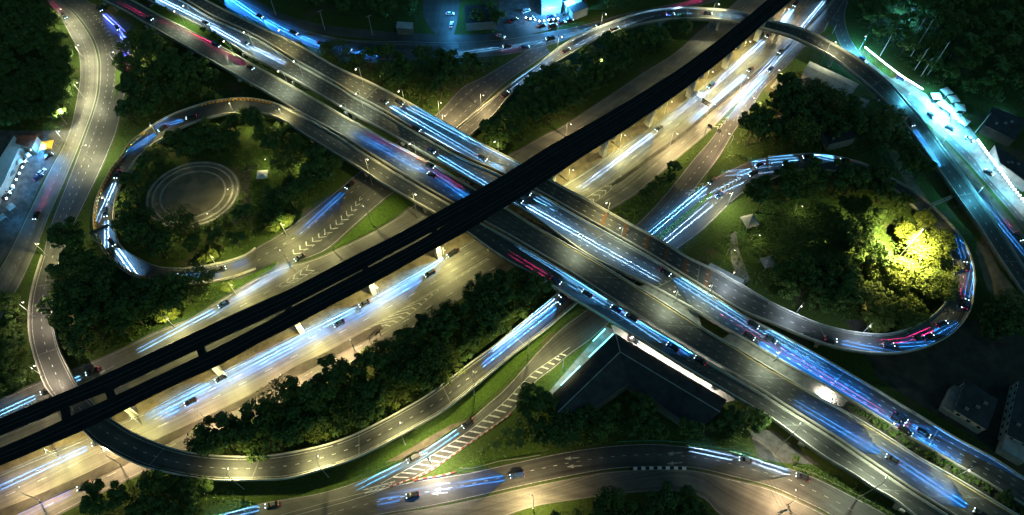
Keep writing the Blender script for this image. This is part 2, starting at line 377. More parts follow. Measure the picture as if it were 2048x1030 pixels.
def arrow(x, y, dx, dy, z=.05, s=1.0):
    a = P(x, y, z); d = (P(x + dx, y + dy, z) - a).normalized(); n = Vector((-d.y, d.x, 0))
    k.face([a - n * .12 * s, a + d * 2.6 * s - n * .12 * s, a + d * 2.6 * s + n * .12 * s, a + n * .12 * s])
    k.face([a + d * 2.4 * s - n * .5 * s, a + d * 4.2 * s, a + d * 2.4 * s + n * .5 * s])
for ax_, ay_ in ((1365, 905), (1365, 925), (1160, 915), (1165, 931), (900, 966), (900, 977), (895, 985)): arrow(ax_, ay_, -10, .8, s=1.3)
for ax_, ay_ in ((228, 732), (228, 742)): arrow(ax_, ay_, -10, 5, s=1.3)
arrow(855, 905, -10, 5, s=1.3)
km = k.build('road_marking', M['paint']); tag(km, kind='structure')
# medians, islands
def island(name, pts, m, h=.16, smooth=False):
    q = [P(x, y, 0) for x, y in (cr(pts + [pts[0]], 4)[:-1] if smooth else pts)]
    mb = MB(); mb.face([p + Vector((0, 0, h)) for p in q] if (q[1] - q[0]).cross(q[2] - q[1]).z > 0 else [p + Vector((0, 0, h)) for p in q][::-1])
    n = len(q)
    for i in range(n):
        a, b_ = q[i], q[(i + 1) % n]; mb.face([a, b_, b_ + Vector((0, 0, h)), a + Vector((0, 0, h))], 1)
    o = mb.build(name, [M[m], M['concrete']]); return tag(o, kind='structure')
def ribbon_island(name, L_, R_, m, h=.18):
    rb = Ribbon(L_, R_); mb = MB(); up = Vector((0, 0, h)); A = [p + up for p in rb.L]; B = [p + up for p in rb.R]
    mb.strip(A, B); mb.strip(rb.L, A, 1); mb.strip(B, rb.R, 1)
    return tag(mb.build(name, [M[m], M['concrete']]), kind='structure'), rb
_, rb_strip = ribbon_island('railway_verge', R1R, R2L, 'dirt')
_, rb_med = ribbon_island('road_median', [(-30, 1034), (0, 1020), (75, 990), (150, 957), (213, 927), (311, 880), (376, 850), (438, 821), (512, 784), (587, 735), (652, 705), (720, 668), (760, 648)],
              [(0, 1048), (30, 1032), (100, 999), (175, 966), (238, 936), (335, 887), (401, 853), (460, 825), (534, 786), (612, 743), (687, 703), (740, 676), (766, 657)], 'soil_dark')
_, rb_med2 = ribbon_island('road_median', [(1221, 369), (1262, 340), (1300, 312), (1340, 284), (1375, 257), (1415, 222), (1475, 172), (1536, 124), (1586, 73), (1634, 23), (1670, -20)],
              [(1226, 372), (1268, 344), (1306, 316), (1346, 288), (1381, 260), (1421, 226), (1481, 176), (1541, 128), (1591, 77), (1640, 27), (1678, -18)], 'soil_dark')
island('traffic_island', [(664, 499), (712, 455), (772, 402), (800, 380), (828, 407), (788, 436), (737, 466), (690, 487)], 'grass')
island('traffic_island', [(468, 566), (512, 545), (558, 520), (545, 538), (512, 556), (478, 576)], 'grass')
island('traffic_island', [(1310, 474), (1360, 434), (1423, 384), (1424, 390), (1370, 440), (1318, 482)], 'grass')
island('traffic_island', [(232, 120), (238, 128), (242, 150), (238, 180), (228, 205), (232, 165)], 'grass')
island('traffic_island', [(882, 954), (905, 942), (960, 910), (1015, 870), (1060, 880), (1100, 898), (1040, 915), (960, 932), (910, 944)], 'grass', .15)
island('traffic_island', [(1630, 85), (1655, 68), (1668, 92), (1690, 112), (1675, 120)], 'soil_dark')
island('grass_verge', [(790, 925), (862, 880), (935, 832), (1000, 775), (1060, 705), (1120, 650), (1165, 612), (1158, 608), (1080, 668), (1000, 730), (940, 782), (860, 838), (780, 890), (730, 918), (690, 945), (700, 960)], 'grass', .1)
ribbon_island('road_median', [(1866, 255), (1922, 318), (1968, 372), (2040, 460), (2110, 548)], [(1864, 262), (1916, 327), (1960, 380), (2030, 470), (2098, 556)], 'dirt')
sheet_i = [0]
def sheet(name, pts, m, z):
    q = [P(x, y, z) for x, y in pts]; mb = MB()
    mb.face(q if (q[1] - q[0]).cross(q[2] - q[1]).z > 0 else q[::-1]); return tag(mb.build(name, M[m]), kind='structure')
sheet('yard', [(-60, 260), (140, 262), (120, 300), (80, 370), (20, 500), (-80, 640)], 'yard_dark', .008)
sheet('yard', [(1010, -60), (1180, -60), (1170, 30), (1110, 58), (1030, 72), (990, 60)], 'yard_dark', .010)
sheet('yard', [(1690, 640), (1960, 640), (2120, 700), (2120, 960), (1990, 900), (1850, 815), (1760, 760)], 'soil_dark', .008)
sheet('yard', [(1765, 165), (1800, 150), (1940, 255), (2080, 440), (2060, 470), (1900, 275)], 'concrete_dark', .006)
sheet('yard', [(1500, 862), (1545, 860), (1640, 930), (1560, 925), (1515, 915)], 'yard_dark', .01)
sheet('yard', [(1560, 150), (1740, 200), (1730, 215), (1590, 200), (1540, 175)], 'concrete_dark', .007)
sheet('dirt_path', [(1775, 300), (1790, 300), (1850, 390), (1900, 470), (1880, 470), (1830, 400)], 'dirt', .009)
sheet('dirt_path', [(1965, 470), (2000, 540), (2048, 600), (2048, 640), (1975, 580), (1950, 500)], 'dirt', .009)
sheet('lawn', [(1470, 470), (1530, 400), (1640, 390), (1720, 430), (1740, 520), (1680, 560), (1580, 560), (1500, 520)], 'lawn', .012)
sheet('lawn', [(500, 300), (560, 300), (560, 430), (500, 430)], 'grass', .012)
sheet('lawn', [(236, 390), (250, 380), (252, 440), (240, 460)], 'grass', .012)
sheet('dirt_path', [(480, 345), (500, 330), (522, 326), (523, 331), (503, 340), (500, 380), (502, 420), (470, 452), (462, 445), (484, 410)], 'soil_dark', .014)
sheet('dirt_path', [(1460, 470), (1472, 462), (1478, 500), (1500, 560), (1480, 575), (1462, 520)], 'concrete_dark', .016)
sheet('dirt_patch', [(840, 885), (900, 850), (940, 838), (900, 862), (860, 890), (800, 920), (770, 925)], 'dirt', .104)
# circular plaza
pc = P(386, 388); pr = (P(478, 388) - P(292, 388)).length / 2
pm = MB()
seg = 56
for r0, r1, z_ in ((0, .66, .05), (.66, .70, .12), (.70, .82, .06), (.82, .86, .2), (.86, .93, .08), (.93, .97, .32), (.97, 1.0, .1)):
    for i in range(seg):
        a0, a1 = 2 * math.pi * i / seg, 2 * math.pi * (i + 1) / seg
        def q(r, a, z): return (pc.x + pr * r * math.cos(a), pc.y + pr * .93 * r * math.sin(a), z)
        mi = 1 if r0 in (.66, .82, .93) else 0
        if r0 == 0: pm.face([q(0, 0, z_), q(r1, a0, z_), q(r1, a1, z_)], 0)
        else:
            gap = -0.25 < (a0 - 0.75) < .25
            zz = .05 if gap else z_
            pm.face([q(r0, a0, zz), q(r1, a0, zz), q(r1, a1, zz), q(r0, a1, zz)], mi)
            pm.face([q(r0, a1, 0), q(r0, a1, zz), q(r0, a0, zz), q(r0, a0, 0)], mi); pm.face([q(r1, a0, 0), q(r1, a0, zz), q(r1, a1, zz), q(r1, a1, 0)], mi)
tag(pm.build('plaza', [M['plaza'], M['concrete']]), 'round paved plaza with stepped seating rings inside the left loop', 'plaza')
# ------------------------------------------------------------------ elevated roads
PARA = [(0, -.15), (0, .95), (.28, .95), (.42, -.15)]
def viaduct(name, label, rb, lanes=(), m='asphalt', para='concrete_pale', thick=1.1, piers=True, gy=None, off=0.0, pierstep=34, edges=True, pw=2.0):
    o = thing(name, label, 'elevated road', rb.at(0, .5))
    inv = Vector(o.location)
    def B(mb, nm, mt):
        ob = mb.build(nm, mt); ob.parent = o; ob.matrix_parent_inverse = Matrix.Translation(-inv); return ob
    mb = MB(); mb.strip(rb.L, rb.R); d = Vector((0, 0, -thick)); A = [p + d for p in rb.L]; Bq = [p + d for p in rb.R]
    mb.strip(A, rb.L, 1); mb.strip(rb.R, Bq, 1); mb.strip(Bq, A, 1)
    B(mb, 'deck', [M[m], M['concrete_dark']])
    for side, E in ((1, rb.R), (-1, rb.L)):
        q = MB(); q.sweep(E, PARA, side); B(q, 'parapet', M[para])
    k = MB()
    for v in lanes: rb.dashes(k, v, 4.0, 1.25, .2)
    if edges:
        w0 = .75 / max(rb.width(rb.len / 2), 3)
        rb.line(k, w0, .16); rb.line(k, 1 - w0, .16)
    if k.f: B(k, 'lane_marking', M['paint'])
    if gy is not None:
        k = MB(); rb.line(k, gy, .34, dz=.016); B(k, 'parapet_glow_line', M['paint_y'])  # yellow lamp glow of the gap parapets, painted on as a line
    # expansion joints
    k = MB(); dd = 15
    while dd < rb.len:
        k.face([rb.at(dd, .06, .006), rb.at(dd, .94, .006), rb.at(dd + .35, .94, .006), rb.at(dd + .35, .06, .006)]); dd += 34
    B(k, 'expansion_joint', M['concrete_dark'])
    if piers:
        dd = pierstep * .6
        while dd < rb.len:
            p = rb.at(dd, .5)
            if p.z > 3.5:
                tng = rb.at(dd + .5, .5) - rb.at(dd - .5, .5); a = math.atan2(tng.y, tng.x); wd = rb.width(dd)
                q = MB(); q.box((p.x, p.y, (p.z - thick - 1.3) / 2), (.6, .9, (p.z - thick - 1.3) / 2), a)
                q.box((p.x, p.y, p.z - thick - .68), (.7, wd * .36, .66), a); B(q, 'pier', M['concrete'])
            dd += pierstep
    return o
Z = 9.0
U1 = [(330, -45), (410, 0), (512, 51), (567, 76), (612, 99), (672, 134), (722, 157), (762, 176), (813, 203), (863, 231), (908, 256), (963, 288), (1024, 319), (1096, 358), (1134, 379), (1174, 399), (1224, 428), (1274, 456), (1325, 483), (1375, 515), (1425, 538), (1475, 566), (1536, 602)]
U2 = [(305, -35), (372, 0), (426, 32), (512, 72), (587, 118), (632, 143), (675, 168), (712, 191), (762, 218), (798, 240), (860, 276), (930, 314), (1000, 345), (1072, 380), (1119, 406), (1174, 438), (1237, 473), (1290, 503), (1330, 527), (1370, 552), (1415, 580), (1450, 602), (1490, 625), (1536, 643)]
off = lambda q, dx, dy: [(x + dx, y + dy) for x, y in q]
M1u = off(U2[:-2], -3, 5) + [(1486, 632), (1536, 657), (1590, 686), (1641, 714), (1741, 773), (1808, 814), (1842, 834), (1912, 877), (1987, 917), (2048, 957), (2130, 1005)]
M1l = [(230, -32), (296, 0), (351, 28), (376, 40), (426, 66), (488, 105), (512, 119), (557, 141), (612, 173), (672, 208), (725, 238), (788, 272), (848, 306), (883, 326), (923, 350), (963, 373), (1010, 399), (1064, 431), (1124, 475), (1179, 513), (1239, 542), (1294, 568), (1350, 598), (1395, 624), (1435, 648), (1490, 680), (1536, 707), (1586, 736), (1656, 775), (1711, 807), (1771, 845), (1812, 870), (1887, 915), (1947, 950), (1997, 980), (2048, 1012), (2120, 1060)]
M2u = [(195, -35), (263, 0), (326, 35), (376, 60), (426, 86), (464, 106), (512, 133), (562, 160), (637, 203), (687, 232), (732, 257), (775, 282), (825, 308), (878, 336), (923, 363), (954, 382), (1024, 424), (1074, 456), (1124, 484), (1184, 518), (1224, 543), (1274, 574), (1325, 605), (1375, 637), (1415, 663), (1475, 698), (1536, 735), (1599, 772), (1641, 797), (1696, 827), (1771, 872), (1837, 915), (1912, 957), (1987, 1002), (2034, 1030), (2110, 1075)]
M2l = [(140, -32), (205, 0), (250, 22), (281, 41), (323, 65), (441, 133), (512, 173), (562, 202), (602, 226), (660, 258), (702, 283), (738, 305), (773, 327), (813, 352), (863, 381), (905, 405), (963, 440), (1024, 474), (1089, 513), (1139, 543), (1189, 575), (1239, 607), (1290, 641), (1350, 677), (1400, 708), (1450, 738), (1500, 767), (1536, 788), (1576, 814), (1656, 864), (1711, 901), (1777, 946), (1837, 986), (1907, 1030), (1970, 1072)]
C2u = [(560, 211), (597, 230), (625, 243), (655, 261), (698, 288), (733, 310), (768, 332), (808, 357), (858, 386), (900, 410), (958, 445), (1019, 479), (1084, 518), (1134, 548), (1184, 580), (1234, 612), (1285, 646), (1345, 682), (1395, 713), (1445, 743), (1495, 772), (1531, 793), (1571, 819), (1651, 869), (1706, 906), (1772, 951), (1832, 991), (1900, 1035), (1960, 1076)]
C2l = [(540, 229), (575, 246), (592, 258), (630, 282), (672, 308), (702, 326), (738, 349), (758, 363), (793, 383), (828, 403), (873, 428), (930, 462), (953, 478), (978, 497), (1024, 527), (1054, 543), (1092, 564), (1122, 582), (1154, 602), (1184, 620), (1222, 643), (1290, 685), (1350, 723), (1400, 753), (1437, 774), (1490, 806), (1536, 833), (1567, 855), (1626, 899), (1656, 919), (1711, 952), (1746, 976), (1787, 999), (1827, 1030), (1880, 1070)]
rb_U = Ribbon(U1, U2, Z); rb_M1 = Ribbon(M1u, M1l, Z); rb_M2 = Ribbon(M2u, M2l, Z); rb_C2 = Ribbon(C2u, C2l, Z)
viaduct('elevated_carriageway', 'narrow elevated road with pale parapets along the upper edge of the big diagonal highway', rb_U, (.34, .66), gy=None)
viaduct('elevated_carriageway', 'wide upper elevated carriageway of the diagonal highway with blue headlights on it', rb_M1, (.27, .5, .73), gy=.94)
viaduct('elevated_carriageway', 'wide lower elevated carriageway of the diagonal highway beside the yellow lit gap', rb_M2, (.27, .5, .73), gy=.055)
viaduct('elevated_carriageway', 'narrow elevated road along the lower edge of the diagonal highway past the hipped roof building', rb_C2, (.5,))
rb_LL = Ribbon([(642, 256), (615, 239), (587, 223), (549, 208), (512, 200), (476, 198), (426, 204), (388, 215), (351, 228), (313, 248), (283, 270), (258, 291), (245, 313), (225, 338), (208, 368), (195, 398), (189, 433), (190, 458), (197, 480), (212, 507), (240, 535), (275, 555), (320, 565), (370, 567), (420, 564), (466, 554), (512, 537)],
               [(592, 257), (575, 245), (544, 231), (512, 225), (478, 226), (440, 231), (405, 240), (372, 252), (338, 270), (310, 288), (288, 305), (270, 322), (256, 342), (244, 362), (235, 385), (230, 405), (227, 433), (229, 458), (236, 484), (250, 501), (275, 517), (308, 533), (346, 539), (400, 535), (451, 525), (491, 512), (512, 497)],
               [(0, Z), (.1, 8.6), (.3, 6), (.5, 3.6), (.66, 1.8), (.85, .5), (1, .12)])
viaduct('loop_ramp', 'left loop ramp curving round the park with the round plaza', rb_LL, (), thick=.9, pierstep=28)
rb_RL = Ribbon([(1536, 314), (1586, 310), (1636, 309), (1686, 317), (1731, 330), (1774, 353), (1824, 381), (1862, 411), (1899, 448), (1927, 484), (1941, 516), (1948, 545), (1948, 577), (1938, 625), (1908, 665), (1862, 691), (1812, 705), (1762, 708), (1696, 701), (1641, 686), (1586, 665), (1536, 643)],
               [(1538, 362), (1574, 347), (1620, 340), (1680, 345), (1711, 350), (1761, 365), (1799, 389), (1836, 423), (1869, 458), (1894, 498), (1903, 527), (1905, 550), (1902, 570), (1894, 597), (1871, 625), (1837, 648), (1799, 663), (1761, 669), (1711, 665), (1661, 655), (1611, 638), (1536, 603)],
               [(0, .1), (.12, .6), (.35, 3.2), (.6, 6.4), (.8, 8.4), (1, Z)])
viaduct('loop_ramp', 'right loop ramp curving round the floodlit yellow green trees', rb_RL, (.5,), thick=.9, pierstep=28)
rb_G = Ribbon([(86, 511), (84, 517), (73, 553), (64, 590), (60, 628), (61, 670), (70, 710), (83, 748), (93, 773), (108, 793), (130, 821), (146, 840), (170, 862), (195, 885), (240, 910), (288, 932), (351, 947), (401, 956), (451, 960), (512, 959), (575, 956), (637, 940), (700, 920), (762, 891), (825, 857), (888, 820), (950, 772), (1024, 710), (1087, 662), (1154, 605), (1190, 572)],
              [(126, 511), (124, 517), (114, 553), (108, 590), (105, 628), (110, 665), (120, 703), (138, 740), (155, 772), (174, 795), (193, 815), (213, 833), (233, 846), (263, 865), (301, 882), (351, 900), (401, 910), (451, 914), (512, 915), (562, 910), (637, 895), (700, 875), (762, 845), (813, 817), (863, 787), (938, 730), (988, 694), (1024, 664), (1074, 622), (1122, 583), (1150, 555)],
              [(0, .2), (.08, 2.2), (.22, 6.5), (.32, 8.5), (.6, 8.5), (.8, 4.5), (.95, 2.2), (1, 1.6)])
viaduct('flyover_ramp', 'curved flyover ramp sweeping under the railway and along the lower left wood', rb_G, (.5,), pierstep=30)
rb_F = Ribbon([(880, 285), (912, 258), (960, 219), (1024, 166), (1074, 130), (1122, 93), (1174, 65), (1224, 45), (1274, 28), (1325, 19), (1375, 16), (1425, 19), (1475, 24), (1536, 41), (1586, 53), (1624, 66), (1656, 83), (1691, 103), (1736, 133), (1774, 163), (1804, 195), (1837, 233), (1856, 258), (1887, 301), (1927, 353), (1962, 403), (1999, 458), (2034, 516), (2090, 600)],
              [(915, 300), (945, 268), (985, 234), (1024, 188), (1084, 145), (1124, 120), (1174, 91), (1224, 67), (1274, 51), (1325, 41), (1375, 38), (1425, 40), (1477, 46), (1536, 60), (1581, 73), (1621, 92), (1661, 113), (1696, 139), (1726, 163), (1761, 195), (1787, 223), (1816, 258), (1852, 308), (1887, 356), (1922, 406), (1962, 461), (1997, 516), (2048, 592)],
              [(0, .6), (.06, 1.2), (.2, 5.5), (.33, 8.8), (.6, 8.8), (.8, 4.0), (1, .3)])
viaduct('flyover_ramp', 'long curved flyover crossing under the railway at the top right beside the dark trees', rb_F, (.5,), pierstep=30)
def gapfloor(name, x0, x1, z, m):
    A = [(x, y + 1) for x, y in cr(M1l, 4) if x0 <= x <= x1]; B = [(x, y - 1) for x, y in cr(M2u, 4) if x0 - 20 <= x <= x1 + 5]
    rb = Ribbon(A, B, z); mb = MB(); mb.strip(rb.L, rb.R); d = Vector((0, 0, -.6)); mb.strip([p + d for p in rb.L], [p + d for p in rb.R]); mb.strip(rb.L, [p + d for p in rb.L]); mb.strip([p + d for p in rb.R], rb.R)
    tag(mb.build(name, M[m]), kind='structure'); return rb
gapfloor('median_slab', 1290, 1400, 8.0, 'concrete_dark'); gapfloor('median_slab', 1450, 1700, 8.0, 'concrete_dark')
rb_gap = gapfloor('planted_median', 1690, 2110, 8.1, 'soil_dark'); rb_gap2 = gapfloor('planted_median', 300, 475, 8.1, 'grass')
k = MB()
for x, y in ((1209, 438), (1250, 462), (1291, 486), (1331, 510), (1371, 534), (1414, 560)):
    d = nearest_d_(rb_U, P(x, y, Z)); k.face([rb_U.at(d - .9, .1, .007), rb_U.at(d - .9, .9, .007), rb_U.at(d + .9, .9, .007), rb_U.at(d + .9, .1, .007)])
tag(k.build('road_marking', M['rust_paint']), kind='structure')
# striped crash barrier round the left loop
q = MB(); st_ = MB()
E = [p.copy() for p in rb_LL.L]
for d0, d1 in ((28, 60), (85, 190)):
    d = d0
    while d < min(d1, rb_LL.len - 6):
        p = rb_LL.at(d, .0); t2 = rb_LL.at(d + 1, 0) - rb_LL.at(d - 1, 0); a = math.atan2(t2.y, t2.x)
        inn = (rb_LL.at(d, 1) - p); inn.z = 0; inn.normalize(); p = p + inn * .75
        st_.box((p.x, p.y, p.z + .6), (.42, .16, .6), a, 0); d += 1.7
bo = st_.build('crash_barrier', M['orange']); tag(bo, 'row of orange barrier blocks along the outer edge of the left loop ramp', 'barrier')
# ------------------------------------------------------------------ railway viaduct
ZR = 18.0
NT = [(-60, 862), (0, 838), (75, 807), (160, 772), (250, 731), (351, 684), (512, 609), (587, 576), (704, 515), (788, 473), (873, 426), (955, 381), (1024, 341), (1094, 296), (1160, 259), (1274, 192), (1375, 127), (1475, 50), (1535, 0), (1585, -45)]
NB = [(-60, 898), (0, 872), (75, 841), (140, 812), (226, 779), (241, 772), (411, 692), (512, 646), (582, 612), (725, 538), (768, 515), (850, 471), (905, 441), (975, 402), (1024, 375), (1096, 329), (1172, 283), (1270, 223), (1362, 160), (1454, 88), (1507, 46), (1559, 0), (1610, -45)]
ST = [(-60, 922), (0, 897), (75, 865), (140, 834), (190, 811), (274, 772), (401, 712), (512, 656), (584, 616), (725, 543), (777, 516), (850, 476), (905, 441.6), (975, 402.6), (1024, 375.6), (1096, 329.6), (1172, 283.6), (1270, 223.6), (1362, 160.6), (1454, 88.6), (1507, 46.6), (1559.5, 0), (1610.5, -45)]
SB = [(-60, 958), (0, 931), (40, 915), (100, 889), (170, 859), (226, 832), (346, 772), (439, 730), (512, 689), (587, 651), (758, 560), (836, 516), (943, 457), (988, 428), (1024, 406), (1069, 377), (1124, 341), (1184, 301), (1247, 262), (1350, 192), (1435, 127), (1487, 83), (1536, 40), (1584, 0), (1636, -45)]
rwy = thing('railway_viaduct', 'black elevated railway viaduct running diagonally above every road', 'railway viaduct', P(500, 650, 0))
inv = Vector(rwy.location)
def RB(mb, nm, mt, par=None):
    ob = mb.build(nm, mt); ob.parent = rwy; ob.matrix_parent_inverse = Matrix.Translation(-inv); return ob
for L_, R_ in ((NT, NB), (ST, SB)):
    rb = Ribbon(L_, R_, ZR); mb = MB(); mb.strip(rb.L, rb.R)
    d = Vector((0, 0, -1.3)); A = [p.lerp(q_, .12) + d for p, q_ in zip(rb.L, rb.R)]; Bq = [q_.lerp(p, .12) + d for p, q_ in zip(rb.L, rb.R)]
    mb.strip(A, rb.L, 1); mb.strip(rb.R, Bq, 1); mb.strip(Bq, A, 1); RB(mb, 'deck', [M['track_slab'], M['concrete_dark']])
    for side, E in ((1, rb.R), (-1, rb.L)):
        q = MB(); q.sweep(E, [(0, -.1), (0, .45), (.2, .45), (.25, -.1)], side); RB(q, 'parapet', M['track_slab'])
    pl = MB()
    for v0, v1 in ((.3, .44), (.56, .7)):
        A = [a.lerp(b_, v0) + Vector((0, 0, .18)) for a, b_ in zip(rb.L, rb.R)]; Bq = [a.lerp(b_, v1) + Vector((0, 0, .18)) for a, b_ in zip(rb.L, rb.R)]
        pl.strip(A, Bq)
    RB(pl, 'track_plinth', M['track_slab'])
    for v in (.37, .63):
        q = MB(); E = [a.lerp(b_, v) for a, b_ in zip(rb.L, rb.R)]; q.sweep(E, [(-.05, .18), (-.05, .36), (.05, .36), (.05, .18)], 1); RB(q, 'rail', M['steel'])
rbc = Ribbon(NT, SB, ZR)
piers_px = [(130, 832), (222, 790), (403, 703), (577, 618), (733, 540), (870, 465), (1000, 390), (1112, 322), (1216, 254), (1308, 192), (1390, 134), (1466, 75), (1530, 20)]
def nearest_d(rb, pt, v=.5):
    return min((rb.len * i / 600 for i in range(601)), key=lambda d: (rb.at(d, v) - pt).length)
PIERS = []
for x, y in piers_px:
    c = P(x, y, ZR); d = nearest_d(rbc, c); c = rbc.at(d, .5); t2 = rbc.at(d + 1, .5) - rbc.at(d - 1, .5); a = math.atan2(t2.y, t2.x)
    PIERS.append((c, a)); q = MB(); wd = rbc.width(d)
    q.box((c.x, c.y, 7.2), (1.0, 1.25, 7.2), a); q.box((c.x, c.y, 15.2), (1.0, wd * .36, .9), a)
    RB(q, 'pier', M['concrete_pale'])
    gap = (P(x, y, ZR) - c).length
    q = MB(); q.box((c.x, c.y, ZR - .35), (1.3, wd * .2, .3), a); RB(q, 'cross_beam', M['track_slab'])
# ------------------------------------------------------------------ street lamps
LIGHTS = {}
def lampdata(power, col, size=168, blend=.6, kind='SPOT'):
    key = (round(power), col, size, kind)
    if key not in LIGHTS:
        l = bpy.data.lights.new('lamp_light', kind); l.energy = power * LAMP_GAIN; l.color = col; l.shadow_soft_size = .25
        if kind == 'SPOT': l.spot_size = R(size); l.spot_blend = blend
        LIGHTS[key] = l
    return LIGHTS[key]
GREY = (.84, .96, .66); WARM = (.98, .88, .38); GOLD = (1.0, .76, .36); LIME = (.96, .87, .33); ORG = (1.0, .70, .38); COOL = (.10, .62, .95); NEUT = (.95, .92, .55); WHITE = (.9, .95, 1.0); CYAN = (.12, .75, .95)
def lamp_proto(Hh, arm):
    o = thing('street_lamp', '', 'street lamp')
    q = MB(); q.tube([(0, 0, 0), (0, 0, .35)], .22, 8); q.tube([(0, 0, .35), (0, 0, Hh * .55), (0, 0, Hh - .4)], [.15, .12, .09], 8); q.build('pole', M['galv'], o)
    q = MB(); q.tube([(0, 0, Hh - .45), (arm * .25, 0, Hh - .05), (arm * .65, 0, Hh + .12), (arm, 0, Hh + .15)], [.09, .08, .07, .06], 6); q.build('arm', M['galv'], o)
    q = MB(); q.box((arm + .35, 0, Hh + .16), (.5, .2, .09), 0, 0, .75); h = q.build('lamp_head', M['galv'], o)
    q = MB()
    for i in range(3):
        pass
    n = 10; rings = []
    for zz, r in ((.05, .22), (-.08, .32), (-.2, .27), (-.28, .12)):
        rings.append([(arm + .4 + 1.25 * r * math.cos(2 * math.pi * j / n), r * .8 * math.sin(2 * math.pi * j / n), Hh + .02 + zz) for j in range(n)])
    for r0, r1 in zip(rings, rings[1:]):
        for j in range(n): q.face([r0[(j + 1) % n], r0[j], r1[j], r1[(j + 1) % n]])
    q.face(rings[-1][::-1])
    q.build('lens', M['lens_warm'], h); return o
PROTO_L = {10: lamp_proto(10.0, 1.8)}
first_lamp = [True]
def lamp(hx, hy, z0, ax, ay, power, col, label, group, size=168, lens=None):
    Hh, arm = 10.0, 1.8
    hp = P(hx, hy, z0 + Hh); a2 = P(hx + ax, hy + ay, z0 + Hh) - hp; a2.z = 0; a2.normalize()
    base = hp - a2 * (arm + .4); ang = math.atan2(a2.y, a2.x)
    pr_ = PROTO_L[10]
    o = pr_ if first_lamp[0] else copy_tree(pr_)
    if not first_lamp[0]:
        pass
    first_lamp[0] = False
    o.location = (base.x, base.y, 0); o.scale = (1, 1, (z0 + Hh) / Hh); o.rotation_euler = (0, 0, ang); tag(o, label, 'street lamp', group)
    lo = lampdata(power, col, size)
    PENDING.append((o, lo, (arm + .4, 0, Hh - .55)))
    return o
PENDING = []
rows = [
 # phrase, group, z0, (ax,ay), power, colour, heads
 ('street lamp on the shoulder between curving road and corner wood, {} from top', 'shoulder lamps', 0, (10, 1), 4200, NEUT, [(121, 18), (156, 90), (154, 165), (119, 218)]),
 ('street lamp in the middle of the curving left road, {} from the top', 'left median lamps', 0, (10, -2), 5200, NEUT, [(226, 104), (171, 290)]),
 ('street lamp by the lit yard beside the left road, {} from the top', 'yard lamps', 0, (10, 3), 2600, WARM, [(118, 262), (76, 487)]),
 ('street lamp standing outside the left bend of the flyover ramp, {} from the top', 'flyover bend lamps', 5, (10, 0), 3400, (1, .82, .58), [(45, 604), (68, 731)]),
 ('street lamp in the gap between the two wide elevated carriageways, {} from the top left', 'gap lamps', Z, (-8, 5), 2500, GREY, [(348, 22), (447, 82), (556, 142), (681, 211), (819, 287), (1158, 468), (1349, 582), (1556, 704), (1790, 846), (1940, 940)]),
 ('street lamp between upper carriageway and narrow upper road, {} from the left', 'upper parapet lamps', Z, (-6, 5), 1700, GREY, [(366, 11), (487, 64), (587, 122), (711, 187), (1240, 455), (1420, 570)]),
 ('street lamp along the outer upper side of the diagonal highway, {} from left', 'outer parapet lamps', Z, (-6, 5), 2300, WARM, [(557, 60), (711, 138), (797, 182), (989, 283), (1213, 405)]),
 ('street lamp beside the slip road above the diagonal highway, {} from the left', 'slip road lamps', 0, (8, 6), 3400, GOLD, [(882, 205), (890, 231), (967, 190)]),
 ('street lamp outside the top flyover bend, {} from the left', 'flyover top lamps', 6, (8, 5), 3400, NEUT, [(1124, 73), (1212, 28), (1438, 8), (1672, 84)]),  # last lamp is added, unseen, to brighten the warehouse roof
 ('street lamp on the narrow lower road left of the railway, {} from left', 'lower road lamps', Z, (6, 6), 2200, WARM, [(735, 318), (831, 388)]),
 ('street lamp on the railway verge above the lower highway, {} from top right', 'railway verge lamps', 0, (8, 6), 4800, LIME, [(1501, 83), (1426, 143), (1344, 203), (1251, 270), (1147, 340)]),
 ('street lamp in the thin hedge dividing the right highway, {} from top right', 'hedge lamps', 0, (8, 6), 5200, GOLD, [(1497, 155), (1430, 208), (1355, 267)]),
 ('street lamp beside the right slip road by the trees, {} from the top', 'right slip lamps', 0, (-8, -4), 4200, ORG, [(1559, 140), (1509, 196), (1459, 267)]),
 ('street lamp along the teal frontage road on the right, {} from the top', 'frontage lamps', 0, (-6, 5), 2600, COOL, [(1731, 72), (1820, 187), (1892, 274), (1965, 375)]),
 ('street lamp on the inner edge of the right loop ramp, {} from the left', 'right loop lamps', 7, (-4, 7), 1400, (.7, .85, 1), [(1469, 544), (1604, 612), (1742, 652)]),
 ('street lamp on the lower parapet of the curved flyover ramp, {} from the left', 'flyover lower lamps', 6.5, (1, -8), 4300, WARM, [(455, 937), (635, 912), (799, 845), (946, 743), (1060, 657)]),
 ('street lamp in the dark median below the railway, {} from the left', 'median lamps', 0, (-4, -8), 5200, ORG, [(37, 975), (205, 900), (398, 822), (560, 750), (700, 680)]),
 ('street lamp on the lower parapet of the narrow lower road, {} from the left', 'lower parapet lamps', Z, (4, -8), 4800, GREY, [(1602, 847), (1773, 955)]),
 ('street lamp beside the slip road left of the railway, {} from the left', 'left slip lamps', 0, (-6, -6), 2000, WARM, [(560, 500), (650, 468), (727, 412)]),
 ('street lamp on the outer edge of the left loop ramp, {} from the top right', 'left loop lamps', 4, (2, 6), 1500, WARM, [(558, 218), (458, 206), (300, 250), (203, 395)]),
 ('street lamp hidden among yellow lit leaves left of the railway, {} from the left', 'leaf lamps', 0, (6, 5), 3400, LIME, [(335, 637), (425, 514), (463, 570), (567, 449)]),
 ('street lamp under the railway deck on the lower left verge, {} from the left', 'under deck lamps', 0, (6, 10), 4600, LIME, [(90, 905), (262, 838), (448, 748), (610, 660), (755, 575), (890, 500)]),
]
